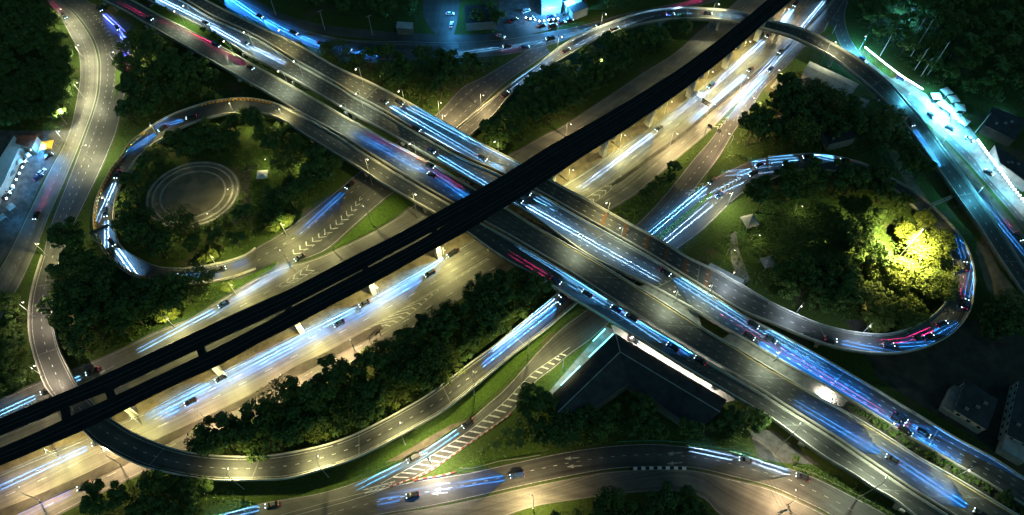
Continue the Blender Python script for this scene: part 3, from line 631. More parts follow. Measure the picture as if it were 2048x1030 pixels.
for ph, grp, z0, (ax, ay), pw, col, heads in rows:
    for i, (x, y) in enumerate(heads):
        lamp(x, y, z0, ax, ay, pw, col, ph.format(ORD[i]), grp)
for args in [(866, 922, 0, 6, 8, 9500, (1, .84, .55), 'street lamp on the grass tip above the brightest pool of light on the bottom road'),
             (1064, 988, 0, -2, -8, 6500, GOLD, 'street lamp on the lower edge of the bottom road over sandy light'),
             (1593, 980, 0, -2, -6, 6200, ORG, 'street lamp on the bottom road near the utility pole with crossarms'),
             (1203, 118, 0, -6, 4, 1500, WARM, 'lone street lamp inside the wooded strip above the railway'),
             (1142, 248, 0, 6, 4, 2500, GOLD, 'street lamp at the wood edge just above the railway right of the highway'),
             (1578, 18, 0, 8, 6, 4500, GOLD, 'street lamp near the top edge beside the railway'),
             (1460, 386, 0, -6, 4, 4200, NEUT, 'street lamp by the yellow leaved bush where the right loop begins'),
             (1846, 458, 16, -4, 4, 190000, (1, .88, .35), 'bright floodlight lamp over the yellow lit trees in the right loop', None, 160),
             (1117, 712, 0, -8, -4, 2600, WARM, 'street lamp beside the hatched slip road below the highway'),
             (1655, 790, 0, -3, -2, 4600, (1, .93, .75), 'street lamp lighting the white concrete in the gap between the carriageways'),
             ]:
    lamp(*args) if len(args) > 8 else lamp(*args, None)
for i, (x, y) in enumerate([(455, 378), (414, 427), (345, 448), (530, 318), (585, 318), (500, 250)]):
    lamp(x, y, -4.5, -6, 3, 650, WARM, f'small park lamp near the round plaza in the left loop, {ORD[i]} of six', 'park lamps')
for i, (x, y) in enumerate([(1520, 470), (1605, 412), (1470, 500)]):
    lamp(x, y, -4.5, 6, 3, 260, WARM, f'small park lamp on the right loop lawn, {ORD[i]} of three', 'park lamps')
for o, lo, loc in PENDING:
    l = bpy.data.objects.new('lamp_light', lo); C.objects.link(l); l.parent = o; l.location = loc
def point(x, y, z, pw, col, name='lamp_light', rad=.3):
    l = bpy.data.lights.new(name, 'POINT'); l.energy = pw * LAMP_GAIN; l.color = col; l.shadow_soft_size = rad
    o = bpy.data.objects.new(name, l); C.objects.link(o); o.location = P(x, y, z); return o
def spot(x, y, z, pw, col):
    o = bpy.data.objects.new('lamp_light', lampdata(pw, col, 150, 1.0)); C.objects.link(o); o.location = P(x, y, z); return o
# ------------------------------------------------------------------ signs, gantries, poles
def gantry(label, b0, b1, hz, deck=0, cat='sign gantry', boards=((.35, .75),), bh=2.2, mt='steel', name='sign_gantry'):
    p0, p1 = P(*b0, deck), P(*b1, deck); o = thing(name, label, cat, p0); d = p1 - p0; L = d.length; a = math.atan2(d.y, d.x); o.rotation_euler = (0, 0, a)
    for x in (0, L):
        q = MB(); q.tube([(x, 0, 0), (x, 0, hz)], .2, 8); q.build('post', M['galv'], o)
    q = MB()
    for yy, zz in ((-.45, hz), (.45, hz), (-.45, hz + .9), (.45, hz + .9)): q.tube([(-.4, yy, zz), (L + .4, yy, zz)], .09, 5)
    n = max(3, int(L / 1.6))
    for i in range(n):
        x0, x1 = L * i / n, L * (i + 1) / n
        for yy in (-.45, .45): q.tube([(x0, yy, hz), (x1, yy, hz + .9)], .05, 4)
        q.tube([(x0, -.45, hz + .9), (x1, .45, hz + .9)], .05, 4)
    q.build('truss', M[mt], o)
    for f0, f1 in boards:
        q = MB(); q.box((L * (f0 + f1) / 2, .62, hz + .4), (L * (f1 - f0) / 2, .07, bh / 2)); q.build('sign_board', M['steel'], o)
        q = MB()
        for ff in (f0 + .1 * (f1 - f0), f1 - .1 * (f1 - f0)): q.box((L * ff, .75, hz + .4), (.08, .06, bh / 2))
        q.build('bracket', M['galv'], o)
    return o
gantry('dark sign gantry spanning the left loop ramp', (196, 486), (233, 468), 5.4, 2.2, boards=((0, 1),), bh=1.6)
gantry('teal lit sign gantry crossing the right loop ramp edge', (1852, 425), (1888, 410), 5.2, 4.5, boards=(), mt='galv')
gantry('grey sign gantry reaching over the highway lanes under the railway', (1372, 208), (1412, 233), 6.5, boards=((.6, 1),), bh=2.6, mt='galv')
gantry('dark sign frame over the gore between highway and right slip road', (1408, 272), (1434, 285), 6.2, boards=((0, .3), (.72, 1)), bh=2.0)
gantry('dark square road sign on posts near the top right slip road', (1648, 62), (1664, 68), 6.0, boards=((0, 1),), bh=5.0)
gantry('thin truss sign gantry at the nose of the dark median', (762, 672), (742, 690), 5.0, boards=((.1, .5),), bh=1.4)
def upole(x, y, h, label, cross=1, ang=.6, r=.22):
    b = P(x, y, 0); o = thing('utility_pole', label, 'utility pole', b, ang, 'utility poles')
    q = MB(); q.tube([(0, 0, 0), (0, 0, h)], [r, r * .62], 8); q.build('pole', M['concrete_pale'], o)
    for k in range(cross):
        q = MB(); q.box((0, .15, h - .5 - k * 1.3), (1.5, .07, .09)); ca = q.build('crossarm', M['galv'], o)
        q = MB()
        for xx in (-1.3, -.5, .5, 1.3): q.tube([(xx, .15, h - .45 - k * 1.3), (xx, .15, h - .1 - k * 1.3)], [.09, .05], 6)
        q.build('insulator', M['wall_pale'], ca)
    return b + Vector((0, 0, h - .2))
u1 = upole(1855, 150, 20, 'tall pale pole at the right end of the pole cluster in the dark wood', 1)
u2 = upole(1821, 113, 22, 'tallest pale pole of the pole cluster in the dark wood', 1)
u3 = upole(1812, 100, 19, 'pale pole with a twin just left of the tallest pole', 1)
u4 = upole(1829, 140, 13, 'short pale pole below the tallest pole in the dark wood', 1)
u5 = upole(1842, 152, 11, 'shortest pale pole beside the teal lit verge', 1)
u6 = upole(1760, 112, 12, 'thin pole beside the bulb string on the teal frontage road', 1)
u7 = upole(1542, 1040, 14, 'utility pole with stacked crossarms over the orange lit bottom road', 3, .2)
u8 = upole(1950, 265, 12, 'utility pole beside the floodlit market stalls', 2)
u9 = upole(650, 60, 12, 'thin pole on the verge of the dark top road', 1); u10 = upole(552, 30, 12, 'thin pole near the top left of the dark top road', 1); u11 = upole(745, 70, 12, 'thin pole beside the dark lane at the top', 1)
def wires(label, pairs):
    q = MB()
    for a, b_ in pairs:
        for o_ in (-1.2, 0, 1.2):
            pts = []
            for i in range(9):
                t_ = i / 8; p = Vector(a).lerp(Vector(b_), t_); p.z -= 4 * 1.2 * t_ * (1 - t_); p.x += o_; pts.append(p)
            q.tube(pts, .035, 4, cap=False)
    tag(q.build('overhead_wires', M['black']), label, 'power line')
wires('thin overhead wires between the pale poles in the dark wood', [(u1, u2), (u3, u4), (u1, u8)])
wires('overhead wires leaving the crossarm pole across the bottom road', [(u7, u7 + Vector((-14, 42, 3))), (u7, u7 + Vector((30, -22, 0)))])
wires('overhead wires along the dark top road', [(u10, u9), (u9, u11)])
# striped kerbs on the grass tip
def striped_kerb(name, label, pts, m1, m2, wd=.35, h=.5, step=1.3):
    q = MB(); A = resample([P(x, y, .03) for x, y in cr(pts)], 200); L = sum((b_ - a).length for a, b_ in zip(A, A[1:])); n = max(6, int(L / step)); A = resample(A, n + 1)
    q.sweep(A, [(-wd / 2, 0), (-wd / 2, h), (wd / 2, h), (wd / 2, 0)], 1, [0, 1])
    tag(q.build(name, [M[m1], M[m2]]), label, 'kerb')
striped_kerb('striped_kerb', 'red and white striped kerb along the upper side of the grass tip', [(780, 974), (812, 962), (838, 953), (862, 941), (888, 923), (938, 888), (988, 853), (1022, 828)], 'red', 'concrete', .4, .45, 1.1)
striped_kerb('striped_kerb', 'red and white striped kerb along the lower side of the grass tip', [(828, 962), (850, 957), (880, 952), (910, 945)], 'red', 'concrete', .5, .6, 1.4)
striped_kerb('striped_kerb', 'black and white striped kerb between the two bottom roads', [(1258, 938), (1290, 936.5), (1325, 936), (1372, 937)], 'black', 'white', .9, .4, 1.3)
def guardrail(label, pts, mt='galv', h=.8, posts=4):
    o = thing('guard_rail', label, 'guard rail', P(*pts[0])); A = resample([P(x, y, 0) for x, y in cr(pts)], 40); inv_ = Vector(o.location)
    q = MB(); q.sweep(A, [(-.05, h - .3), (-.05, h), (.05, h), (.05, h - .3)], 1)
    ob = q.build('rail', M[mt], o); ob.matrix_parent_inverse = Matrix.Translation(-inv_)
    q = MB()
    for i in range(0, 40, posts): q.box((A[i].x, A[i].y, h / 2), (.07, .07, h / 2))
    ob = q.build('posts', M[mt], o); ob.matrix_parent_inverse = Matrix.Translation(-inv_)
    tag(ob, kind='stuff')
M['teal_paint'] = simple('teal_paint', (.05, .24, .22), .6)
guardrail('pale guard rail curving over the palms to the bottom road', [(920, 937), (945, 937), (975, 930), (1000, 923), (1040, 918), (1080, 911)])
guardrail('teal fence along the top edge of the bottom road', [(1235, 885), (1300, 883), (1360, 886), (1420, 894), (1500, 908)], 'teal_paint', 1.1, 2)
guardrail('guard rail along the lower right slip road hedge', [(1586, 934), (1640, 954), (1690, 979), (1740, 1004), (1790, 1032)])
guardrail('guard rail along the dark top road', [(620, 66), (700, 84), (780, 90), (880, 92)], 'galv')
# ------------------------------------------------------------------ buildings
def bparts(o, mb, nm, mt, inv_):
    ob = mb.build(nm, mt, o); ob.matrix_parent_inverse = Matrix.Translation(-inv_); return ob
def block(name, label, cat, pts, h, roof='roof_dark', wall='wall_grey', edge=.35, extras=True, z0=0, windows=0):
    q = [P(x, y, h) for x, y in pts]
    if (q[1] - q[0]).cross(q[2] - q[1]).z < 0: q = q[::-1]
    c = sum(q, Vector()) / len(q); o = thing(name, label, cat, (c.x, c.y, z0)); inv_ = Vector(o.location); n = len(q)
    mb = MB()
    for i in range(n):
        a, b_ = q[i], q[(i + 1) % n]; dz = Vector((0, 0, h - z0)); mb.face([a - dz, b_ - dz, b_, a])
    bparts(o, mb, 'wall', M[wall], inv_)
    mb = MB(); out = [c + (p - c) * 1.04 for p in q]
    t1 = [p + Vector((0, 0, .25)) for p in out]; mb.face(t1)
    for i in range(n): mb.face([out[i], out[(i + 1) % n], t1[(i + 1) % n], t1[i]])
    mb.face(out[::-1]); r = bparts(o, mb, 'roof', M[roof], inv_)
    if extras:
        u = (q[1] - q[0]).normalized(); a = math.atan2(u.y, u.x)
        mb = MB()
        for k_ in range(3):
            p = q[0].lerp(q[2], .25 + .22 * k_) + Vector((random.uniform(-1, 1), random.uniform(-1, 1), .6)); mb2 = MB(); mb2.box(p, (.6, .45, .38), a); bparts(o, mb2, 'roof_unit', M['wall_grey'], inv_)
    if windows:
        for i in range(n):
            a, b_ = q[i], q[(i + 1) % n]; L = (b_ - a).length; nn = int(L / 3.2)
            if nn < 1: continue
            d = (b_ - a).normalized(); no = Vector((d.y, -d.x, 0)) * .03
            for k_ in range(nn):
                p = a + d * (L * (k_ + .5) / nn) + no; mb = MB()
                for zz in [z_ for z_ in (h - 1.6, h - 4.6) if z_ > 1]:
                    mb.face([Vector((p.x, p.y, zz - .6)) - d * .6, Vector((p.x, p.y, zz - .6)) + d * .6, Vector((p.x, p.y, zz + .6)) + d * .6, Vector((p.x, p.y, zz + .6)) - d * .6])
                bparts(o, mb, 'window', M['glass'], inv_)
    return o
def gable(name, label, cat, p4, h, rise, roof, wall, rows=(0, 1)):
    # p4: eave corners a,b,c,d (px at height h); ridge runs from mid(a,d) to mid(b,c)
    a, b_, c_, d_ = [P(x, y, h) for x, y in p4]; cc = (a + b_ + c_ + d_) / 4; o = thing(name, label, cat, (cc.x, cc.y, 0)); inv_ = Vector(o.location)
    up = Vector((0, 0, rise)); r0 = (a + d_) / 2 + up; r1 = (b_ + c_) / 2 + up
    mb = MB()
    for p, q_ in ((a, b_), (b_, c_), (c_, d_), (d_, a)):
        z = Vector((0, 0, h)); mb.face([p - z, q_ - z, q_, p])
    mb.face([a, d_, r0]); mb.face([b_, r1, c_]); bparts(o, mb, 'wall', M[wall], inv_)
    for P0, P1 in (((a, b_)), ((d_, c_))):
        mb = MB(); e = (P0 - r0) * .06; e2 = (P1 - r1) * .06; v = (r1 - r0) * .02
        lo0, lo1 = P0 + e - v, P1 + e2 + v; t_ = Vector((0, 0, .15))
        mb.face([r0 - v + t_, lo0 + t_, lo1 + t_, r1 + v + t_]); mb.face([r1 + v, lo1, lo0, r0 - v]); mb.face([lo0, lo1, lo1 + t_, lo0 + t_])
        n = 14
        for i in range(n):
            f = (i + .5) / n; A = (lo0.lerp(lo1, f)); B_ = ((r0 - v).lerp(r1 + v, f)); w_ = (lo1 - lo0).normalized() * .06; u_ = Vector((0, 0, .24))
            mb.face([A - w_ + u_, A + w_ + u_, B_ + w_ + u_, B_ - w_ + u_])
        bparts(o, mb, 'roof', M[roof], inv_)
    return o
gable('warehouse', 'long grey warehouse with a pale lit roof edge below the top right flyover', 'warehouse', [(1621, 124), (1716, 168), (1698, 192), (1606, 149)], 5.5, 1.2, 'roof_grey', 'wall_pale')
block('house', 'flat grey roofed hut beside the upper road and the right loop park', 'building', [(1422, 527), (1487, 560), (1478, 574), (1410, 541)], 4, 'roof_grey', 'wall_pale', extras=False)
block('building', 'boxy blue grey building with a pale side wall in the lower right yard', 'building', [(1932, 762), (1994, 800), (1973, 858), (1911, 820)], 5.5, 'roof_dark', 'wall_pale', windows=1)
block('building', 'low pale annex stepping out left of the boxy lower right building', 'building', [(1908, 770), (1926, 780), (1906, 825), (1888, 812)], 4, 'concrete_dark', 'wall_pale', extras=False)
block('building', 'dark blue roofed building cut by the right edge of the photo', 'building', [(2040, 760), (2110, 800), (2090, 905), (2016, 868)], 6, 'roof_dark', 'wall_pale', windows=1)
block('house', 'small pale house below the dark blue building at the right edge', 'building', [(2012, 872), (2060, 898), (2050, 925), (2004, 898)], 4, 'roof_grey', 'wall_pale', extras=False)
block('shop_row', 'long low shop row with a pale blue roof at the left edge', 'shop', [(-20, 350), (28, 274), (42, 290), (4, 372), (-20, 410)], 4, 'white', 'wall_pale', extras=False)
block('shed', 'rust roofed shed above the lit yard on the left', 'shed', [(36, 272), (74, 272), (64, 296), (32, 287)], 4.5, 'roof_rust', 'wall_grey', extras=False)
block('building', 'dark shed roof among the trees at the top between two lanes', 'building', [(930, 12), (990, 10), (992, 42), (932, 46)], 5, 'roof_dark', 'wall_grey')
block('building', 'dark tin roof beside the floodlit forecourt at the top', 'building', [(1139, 14), (1166, 4), (1176, 14), (1146, 26)], 5, 'roof_dark', 'wall_pale', extras=False)
block('shop', 'white roofed floodlit shop at the top edge behind parked cars', 'shop', [(1082, -22), (1126, -22), (1122, 14), (1084, 18)], 4, 'white', 'white', extras=False)
block('shop', 'narrow white roofed shop right of the floodlit forecourt', 'shop', [(1128, 4), (1158, -6), (1164, 2), (1134, 14)], 4, 'white', 'white', extras=False)
block('house', 'dark roofed house in the trees left of the warehouse', 'building', [(1560, 215), (1610, 200), (1650, 235), (1600, 255)], 5, 'roof_dark', 'wall_grey')
block('house', 'low dark roofed house deep in the middle right trees', 'building', [(1640, 250), (1690, 240), (1712, 275), (1660, 288)], 5, 'roof_dark', 'wall_grey')
block('house', 'dark roofed house behind the market at the right edge', 'building', [(1985, 215), (2050, 240), (2030, 280), (1970, 250)], 5, 'roof_dark', 'soil_dark')
block('house', 'lowest dark house behind the row of lamps at the right edge', 'building', [(1990, 290), (2050, 330), (2060, 370), (2000, 325)], 5, 'roof_dark', 'wall_grey')
block('house', 'faintly blue roofed house among the top trees left of the side street', 'building', [(795, 44), (826, 46), (824, 58), (793, 56)], 4, 'roof_grey', 'wall_grey', extras=False)
# hipped L shaped building
o = thing('hipped_building', 'dark L shaped building with a hipped roof below the diagonal highway', 'building', P(1240, 720, 0)); inv_ = Vector(o.location)
O0, OR_, OL = P(1231, 667, 6), P(1454, 800, 6), P(1105, 788, 6); K0, KR, KL = P(1240, 704, 9.5), P(1440, 824, 9.5), P(1116, 824, 9.5); I0, IR, IL = P(1258, 766, 6), P(1396, 862, 6), P(1165, 832, 6)
for f in ((O0, OR_, KR, K0), (K0, KR, IR, I0), (O0, K0, KL, OL), (K0, I0, IL, KL)):
    mb = MB(); mb.face(list(f) if (f[1] - f[0]).cross(f[2] - f[1]).z > 0 else list(f)[::-1])
    n = 30; a, b_, c_, d_ = f
    if f[0] is O0 and f[1] is K0: a, b_, c_, d_ = O0, OL, KL, K0
    if f[0] is K0 and f[1] is I0: a, b_, c_, d_ = K0, KL, IL, I0
    for i in range(n):
        t0, t1 = i / n, (i + .12) / n; u_ = Vector((0, 0, .09))
        mb.face([a.lerp(b_, t0) + u_, a.lerp(b_, t1) + u_, d_.lerp(c_, t1) + u_, d_.lerp(c_, t0) + u_])
    bparts(o, mb, 'roof', M['roof_dark'], inv_)
mb = MB()
for a, b_ in ((O0, OR_), (OR_, IR), (IR, I0), (I0, IL), (IL, OL), (OL, O0)):
    z = Vector((0, 0, 6)); s_ = .985; mb.face([a - z, b_ - z, b_, a])
mb.face([OR_, KR, IR]); mb.face([OL, KL, IL]); bparts(o, mb, 'wall', M['wall_grey'], inv_)
for a, b_ in ((K0, KR), (K0, KL), (K0, O0)):
    mb = MB(); mb.tube([a + Vector((0, 0, .1)), b_ + Vector((0, 0, .1))], .16, 6); bparts(o, mb, 'ridge_cap', M['roof_grey'], inv_)
sheet('alley', [(1222, 650), (1250, 652), (1452, 778), (1470, 800), (1448, 806), (1232, 676)], 'concrete_pale', .05)
sheet('alley', [(1212, 652), (1232, 662), (1235, 672), (1116, 790), (1092, 790), (1150, 722)], 'concrete_dark', .04)
for x, y in ((1262, 676), (1300, 700), (1340, 726), (1380, 752), (1420, 776)): point(x, y, 3.2, 700, (1, .93, .8))
def led_tube(label, a, b_, z):
    q = MB(); q.tube([P(*a, z), P(*b_, z)], .09, 6); c_ = P((a[0] + b_[0]) / 2, (a[1] + b_[1]) / 2, z)
    tag(q.build('tube_light', M['lens_cyan']), label, 'tube light', 'cyan tube lights')
led_tube('short cyan tube light beside the hedge at the highway edge', (1210, 658), (1186, 682), 3.2)
led_tube('upper cyan tube light along the eave of the hipped building', (1226, 668), (1178, 714), 5.2)
led_tube('lower cyan tube light along the eave of the hipped building', (1160, 732), (1122, 770), 5.2)
for x, y in ((1205, 666), (1180, 692), (1155, 718), (1135, 742), (1118, 765)): point(x, y, 2.6, 130, CYAN)
# park pavilions, tents, stalls
def pavilion(name, label, x, y, s, h, mt, rise=1.6, rz=.3, cat='pavilion', group=None):
    b = P(x, y, 0); o = thing(name, label, cat, b, rz, group)
    for sx in (-1, 1):
        for sy in (-1, 1):
            q = MB(); q.tube([(sx * s * .85, sy * s * .85, 0), (sx * s * .85, sy * s * .85, h)], .1, 6); q.build('post', M['galv'], o)
    q = MB(); n = 4; e = [(-s, -s, h), (s, -s, h), (s, s, h), (-s, s, h)]; tp = [(-.12 * s, -.12 * s, h + rise), (.12 * s, -.12 * s, h + rise), (.12 * s, .12 * s, h + rise), (-.12 * s, .12 * s, h + rise)]
    for i in range(4): q.face([e[i], e[(i + 1) % 4], tp[(i + 1) % 4], tp[i]]); q.face([(e[i][0], e[i][1], h - .3), (e[(i + 1) % 4][0], e[(i + 1) % 4][1], h - .3), e[(i + 1) % 4], e[i]])
    q.face(tp); q.build('roof', M[mt], o); return o
pavilion('gazebo', 'square pyramid roofed gazebo near the entry of the right loop', 1496, 450, 3.0, 3, 'concrete', 2.2)
pavilion('gazebo', 'small pyramid roofed gazebo beside the grey path in the right loop park', 1531, 532, 2.4, 3, 'concrete', 1.8)
pavilion('canopy_tent', 'small white canopy tent on the lawn inside the left loop', 528, 356, 2.3, 2.6, 'white', .7, .1, 'tent')
pavilion('market_umbrella', 'orange square canopy beside the bright yard on the left', 100, 299, 2.6, 3, 'orange', 1.0, .2, 'canopy')
block('bench_hut', 'tiny orange lit hut on the grass inside the left loop', 'hut', [(531, 386), (541, 384), (540, 396), (530, 397)], 2.4, 'roof_rust', 'wall_pale', extras=False)
for i, (x, y, m_) in enumerate([(50, 300, 'white'), (60, 318, 'roof_grey'), (44, 330, 'white'), (30, 352, 'roof_grey'), (10, 440, 'roof_grey'), (28, 420, 'white')]):
    pavilion('market_stall', f'small canopy stall in the blue yard on the left, {ORD[i]} from the top', x, y, 1.5, 2.4, m_, .5, .9, 'market stall', 'yard stalls')
rnd = random.Random(3)
stl = [(1868, 200), (1888, 190), (1902, 205), (1882, 216), (1897, 226), (1915, 222), (1908, 240), (1922, 250)]
for i, (x, y) in enumerate(stl):
    pavilion('market_stall', f'white canopy market stall in the floodlit cluster on the right, {ORD[i]} from the top', x, y, 2.2, 2.6, 'white', .8, rnd.uniform(-.3, .9), 'market stall', 'floodlit market stalls')
for x, y, pw in ((1875, 186, 9000), (1893, 212, 12000), (1912, 238, 9000), (1850, 172, 1200), (1718, 86, 3500), (1945, 262, 2600), (1985, 316, 1800), (2025, 372, 1500)): spot(x, y, 6.5, pw * 2.2, (.13, .66, 1.0))
point(1893, 208, 9, 1800, (.13, .66, 1.0)); point(1720, 84, 8, 2600, (.10, .55, 1.0))  # first point is an added, unseen fill for cyan spill round the market
for x, y, pw in ((1100, 14, 6500), (1062, 20, 1100), (1140, -2, 4500), (905, 2, 2200), (902, 30, 1000), (905, 52, 900)): point(x, y, 7, pw, (.06, .42, 1.0))
for x, y, pw in ((72, 292, 3000), (90, 318, 700), (66, 345, 450), (40, 372, 300), (20, 430, 300)): point(x, y, 5, pw, (.07, .45, 1.0))
for x, y, pw in ((1802, 16, 900), (1824, 28, 1100), (1812, 52, 900), (2014, 218, 350), (1905, 300, 500)): point(x, y, 3.5, pw, (.12, .5, 1.0))
def bulb_string(label, pts, n, zh, r=.22, posts=True):
    o = thing('light_string', label, 'string lights', P(*pts[0])); inv_ = Vector(o.location); A = resample([P(x, y, zh) for x, y in pts], n)
    q = MB(); q.tube(A, .03, 4); bparts(o, q, 'cable', M['black'], inv_)
    for p in A[::6]:
        q = MB(); q.tube([(p.x, p.y, 0), (p.x, p.y, zh + .2)], .06, 6); bparts(o, q, 'post', M['galv'], inv_)
    for i, p in enumerate(A):
        q = MB(); s_ = r
        q.box((p.x, p.y, zh - .15), (s_, s_, s_ * .8), .6, 0, .7); bparts(o, q, 'bulb', M['bulb'], inv_)
bulb_string('glowing white bulb string beside the teal frontage road', [(1731, 94), (1768, 124), (1802, 150), (1845, 177)], 46, 3.0)
bulb_string('row of small white lamps in front of the left shop row', [(62, 298), (36, 350), (12, 396)], 9, 3.0, .28)
bulb_string('row of small white lamps over the parked cars at the top', [(1052, 34), (1082, 42), (1116, 36)], 8, 3.4, .26)
bulb_string('row of teal white bulbs down the right market front', [(1957, 280), (1975, 305), (2000, 338), (2025, 372), (2060, 415)], 24, 3.0, .34)
for x, y in ((1745, 106), (1775, 130), (1805, 153), (1835, 172)): spot(x, y, 4, 1000, (.1, .8, .9))
# ------------------------------------------------------------------ cars and their added streak lamps
paints = {n_: simple('paint_' + n_, c_, .3, .08, .4, .0, .5) for n_, c_ in (('black', (.015, .016, .018)), ('grey', (.05, .054, .058)), ('white', (.6, .6, .6)), ('blue', (.02, .05, .14)), ('red', (.25, .02, .02)), ('orange', (.8, .33, .02)))}
def car_proto(kind, paint):
    o = thing('car', '', 'car'); q = MB()
    if kind == 'sedan': secs = [(-2.2, .72, .42, .80), (-2.05, .84, .3, .92), (-1.2, .88, .25, .98), (.9, .88, .25, .95), (1.9, .82, .28, .78), (2.2, .66, .38, .62)]
    else: secs = [(-2.4, .80, .4, 1.0), (-2.3, .9, .32, 1.05), (-.6, .92, .3, 1.08), (1.0, .92, .3, 1.05), (2.0, .86, .32, .95), (2.35, .72, .4, .75)]
    rr = []
    for x, wd, z0, z1 in secs: rr.append([(x, -wd * .92, z0), (x, -wd, (z0 + z1) / 2), (x, -wd * .9, z1), (x, wd * .9, z1), (x, wd, (z0 + z1) / 2), (x, wd * .92, z0)])
    for a, b_ in zip(rr, rr[1:]):
        for j in range(6): q.face([a[j], b_[j], b_[(j + 1) % 6], a[(j + 1) % 6]])
    q.face(rr[0]); q.face(rr[-1][::-1]); q.build('body', paints[paint], o)
    q = MB(); x0, x1, t0, t1, zb, zt = (-1.75, 1.15, -1.15, .45, .93, 1.42) if kind == 'sedan' else (-2.2, 1.3, -2.0, .7, 1.04, 1.78)
    lo = [(x0, -.78, zb), (x1, -.78, zb), (x1, .78, zb), (x0, .78, zb)]; hi = [(t0, -.62, zt), (t1, -.62, zt), (t1, .62, zt), (t0, .62, zt)]
    for j in range(4): q.face([lo[j], lo[(j + 1) % 4], hi[(j + 1) % 4], hi[j]])
    q.build('window', M['glass'], o)
    q = MB(); q.box(((t0 + t1) / 2, 0, zt + .02), ((t1 - t0) / 2 + .03, .64, .035), 0, 0, .95); q.build('roof', paints[paint], o)
    for sx in (-1.35, 1.35):
        for sy in (-1, 1):
            q = MB(); q.tube([(sx, sy * .70, .33), (sx, sy * .91, .33)], .33, 12); q.build('wheel', M['black'], o)
    for sy in (-1, 1):
        fx = secs[-1][0]
        q = MB(); q.box((fx - .03, sy * .56, .66 if kind == 'sedan' else .78), (.07, .16, .09)); q.build('headlight', M['head'], o)
        q = MB(); q.box((secs[0][0] + .0, sy * .62, .78 if kind == 'sedan' else .92), (.05, .15, .09)); q.build('taillight', M['tail'], o)
    return o
CARP = {}
def car(kind, paint, loc, rz, label, group=None, pitch=0.0):
    if (kind, paint) not in CARP: CARP[(kind, paint)] = car_proto(kind, paint); o = CARP[(kind, paint)]
    else: o = copy_tree_nolight(CARP[(kind, paint)])
    o.location = loc; o.rotation_euler = (0, -pitch, rz); tag(o, label, 'taxi' if paint == 'orange' else 'car', group); return o
def copy_tree_nolight(o, parent=None):
    c = o.copy(); C.objects.link(c); c.parent = parent
    for ch in o.children:
        if ch.type != 'LIGHT': copy_tree_nolight(ch, c)
    return c
BEAMS = {}
HB = .68
def beam(L, gain, col, wash, wd=.15, half=.72):  # made-up spot pattern that imitates light trails on the road
    """made-up lamp shaping a light trail: twin streaks and a wash, L metres along the road"""
    key = (round(L), gain, col, wash, wd)
    if key in BEAMS: return BEAMS[key]
    l = bpy.data.lights.new('streak_light', 'SPOT'); l.energy = 4 * math.pi * math.pi * gain * BEAM_GAIN * (L * .6) ** 3 / HB; l.color = (1, 1, 1)
    l.spot_size = R(64); l.spot_blend = .3; l.shadow_soft_size = .02; l.use_nodes = True
    t = l.node_tree; e = t.nodes.get('Emission'); tc = t.nodes.new('ShaderNodeTexCoord'); sx = t.nodes.new('ShaderNodeSeparateXYZ'); t.links.new(tc.outputs['Normal'], sx.inputs[0])
    def mth(op, a, b_=None, clamp=False):
        n = t.nodes.new('ShaderNodeMath'); n.operation = op; n.use_clamp = clamp
        for s_, v in zip(n.inputs, (a, b_)):
            if v is None: continue
            if isinstance(v, (int, float)): s_.default_value = v
            else: t.links.new(v, s_)
        return n.outputs[0]
    az = mth('ABSOLUTE', sx.outputs[2]); dn = mth('DIVIDE', mth('MULTIPLY', sx.outputs[1], BSIGN), az)
    dn = mth('MAXIMUM', dn, .004); d = mth('DIVIDE', HB, dn); y = mth('MULTIPLY', mth('ABSOLUTE', mth('DIVIDE', sx.outputs[0], az)), d)
    u = mth('DIVIDE', mth('SUBTRACT', y, half), wd); g = mth('POWER', 2.718, mth('MULTIPLY', mth('MULTIPLY', u, u), -1))
    w1 = mth('DIVIDE', y, 3.8); w1 = mth('MULTIPLY', mth('POWER', 2.718, mth('MULTIPLY', mth('MULTIPLY', w1, w1), -1)), wash)
    fade = mth('SUBTRACT', 1, mth('DIVIDE', d, L), True); fade = mth('POWER', fade, .4)
    dd = mth('DIVIDE', d, L * .6); cube = mth('MULTIPLY', mth('MULTIPLY', dd, dd), dd)
    s_ = mth('MULTIPLY', mth('MULTIPLY', mth('ADD', g, w1), fade), cube)
    mx = t.nodes.new('ShaderNodeMix'); mx.data_type = 'RGBA'; t.links.new(mth('MULTIPLY', g, .9, True), mx.inputs[0])
    mx.inputs[6].default_value = (*[c_ * k_ for c_, k_ in zip(col, (.5, .8, 1))], 1); mx.inputs[7].default_value = (*col, 1)
    t.links.new(mx.outputs[2], e.inputs['Color']); t.links.new(s_, e.inputs['Strength'])
    BEAMS[key] = l; return l
BSIGN = -1.0
BLUE = (.05, .33, 1.0); PALE = (.20, .56, 1.0); SILV = (.42, .66, 1.0); REDB = (1.0, .02, .20)
NCAR = [0]
def put_beam(o, L, gain, col, wash, back=False):
    l = bpy.data.objects.new('streak_light' if not back else 'tail_streak_light', beam(L, gain, col, wash)); C.objects.link(l); l.parent = o  # rear red streak is made up; tail lights throw no such beam
    l.location = (2.5 if not back else -2.55, 0, HB)
    l.rotation_euler = (R(90), 0, R(-90) if not back else R(90))
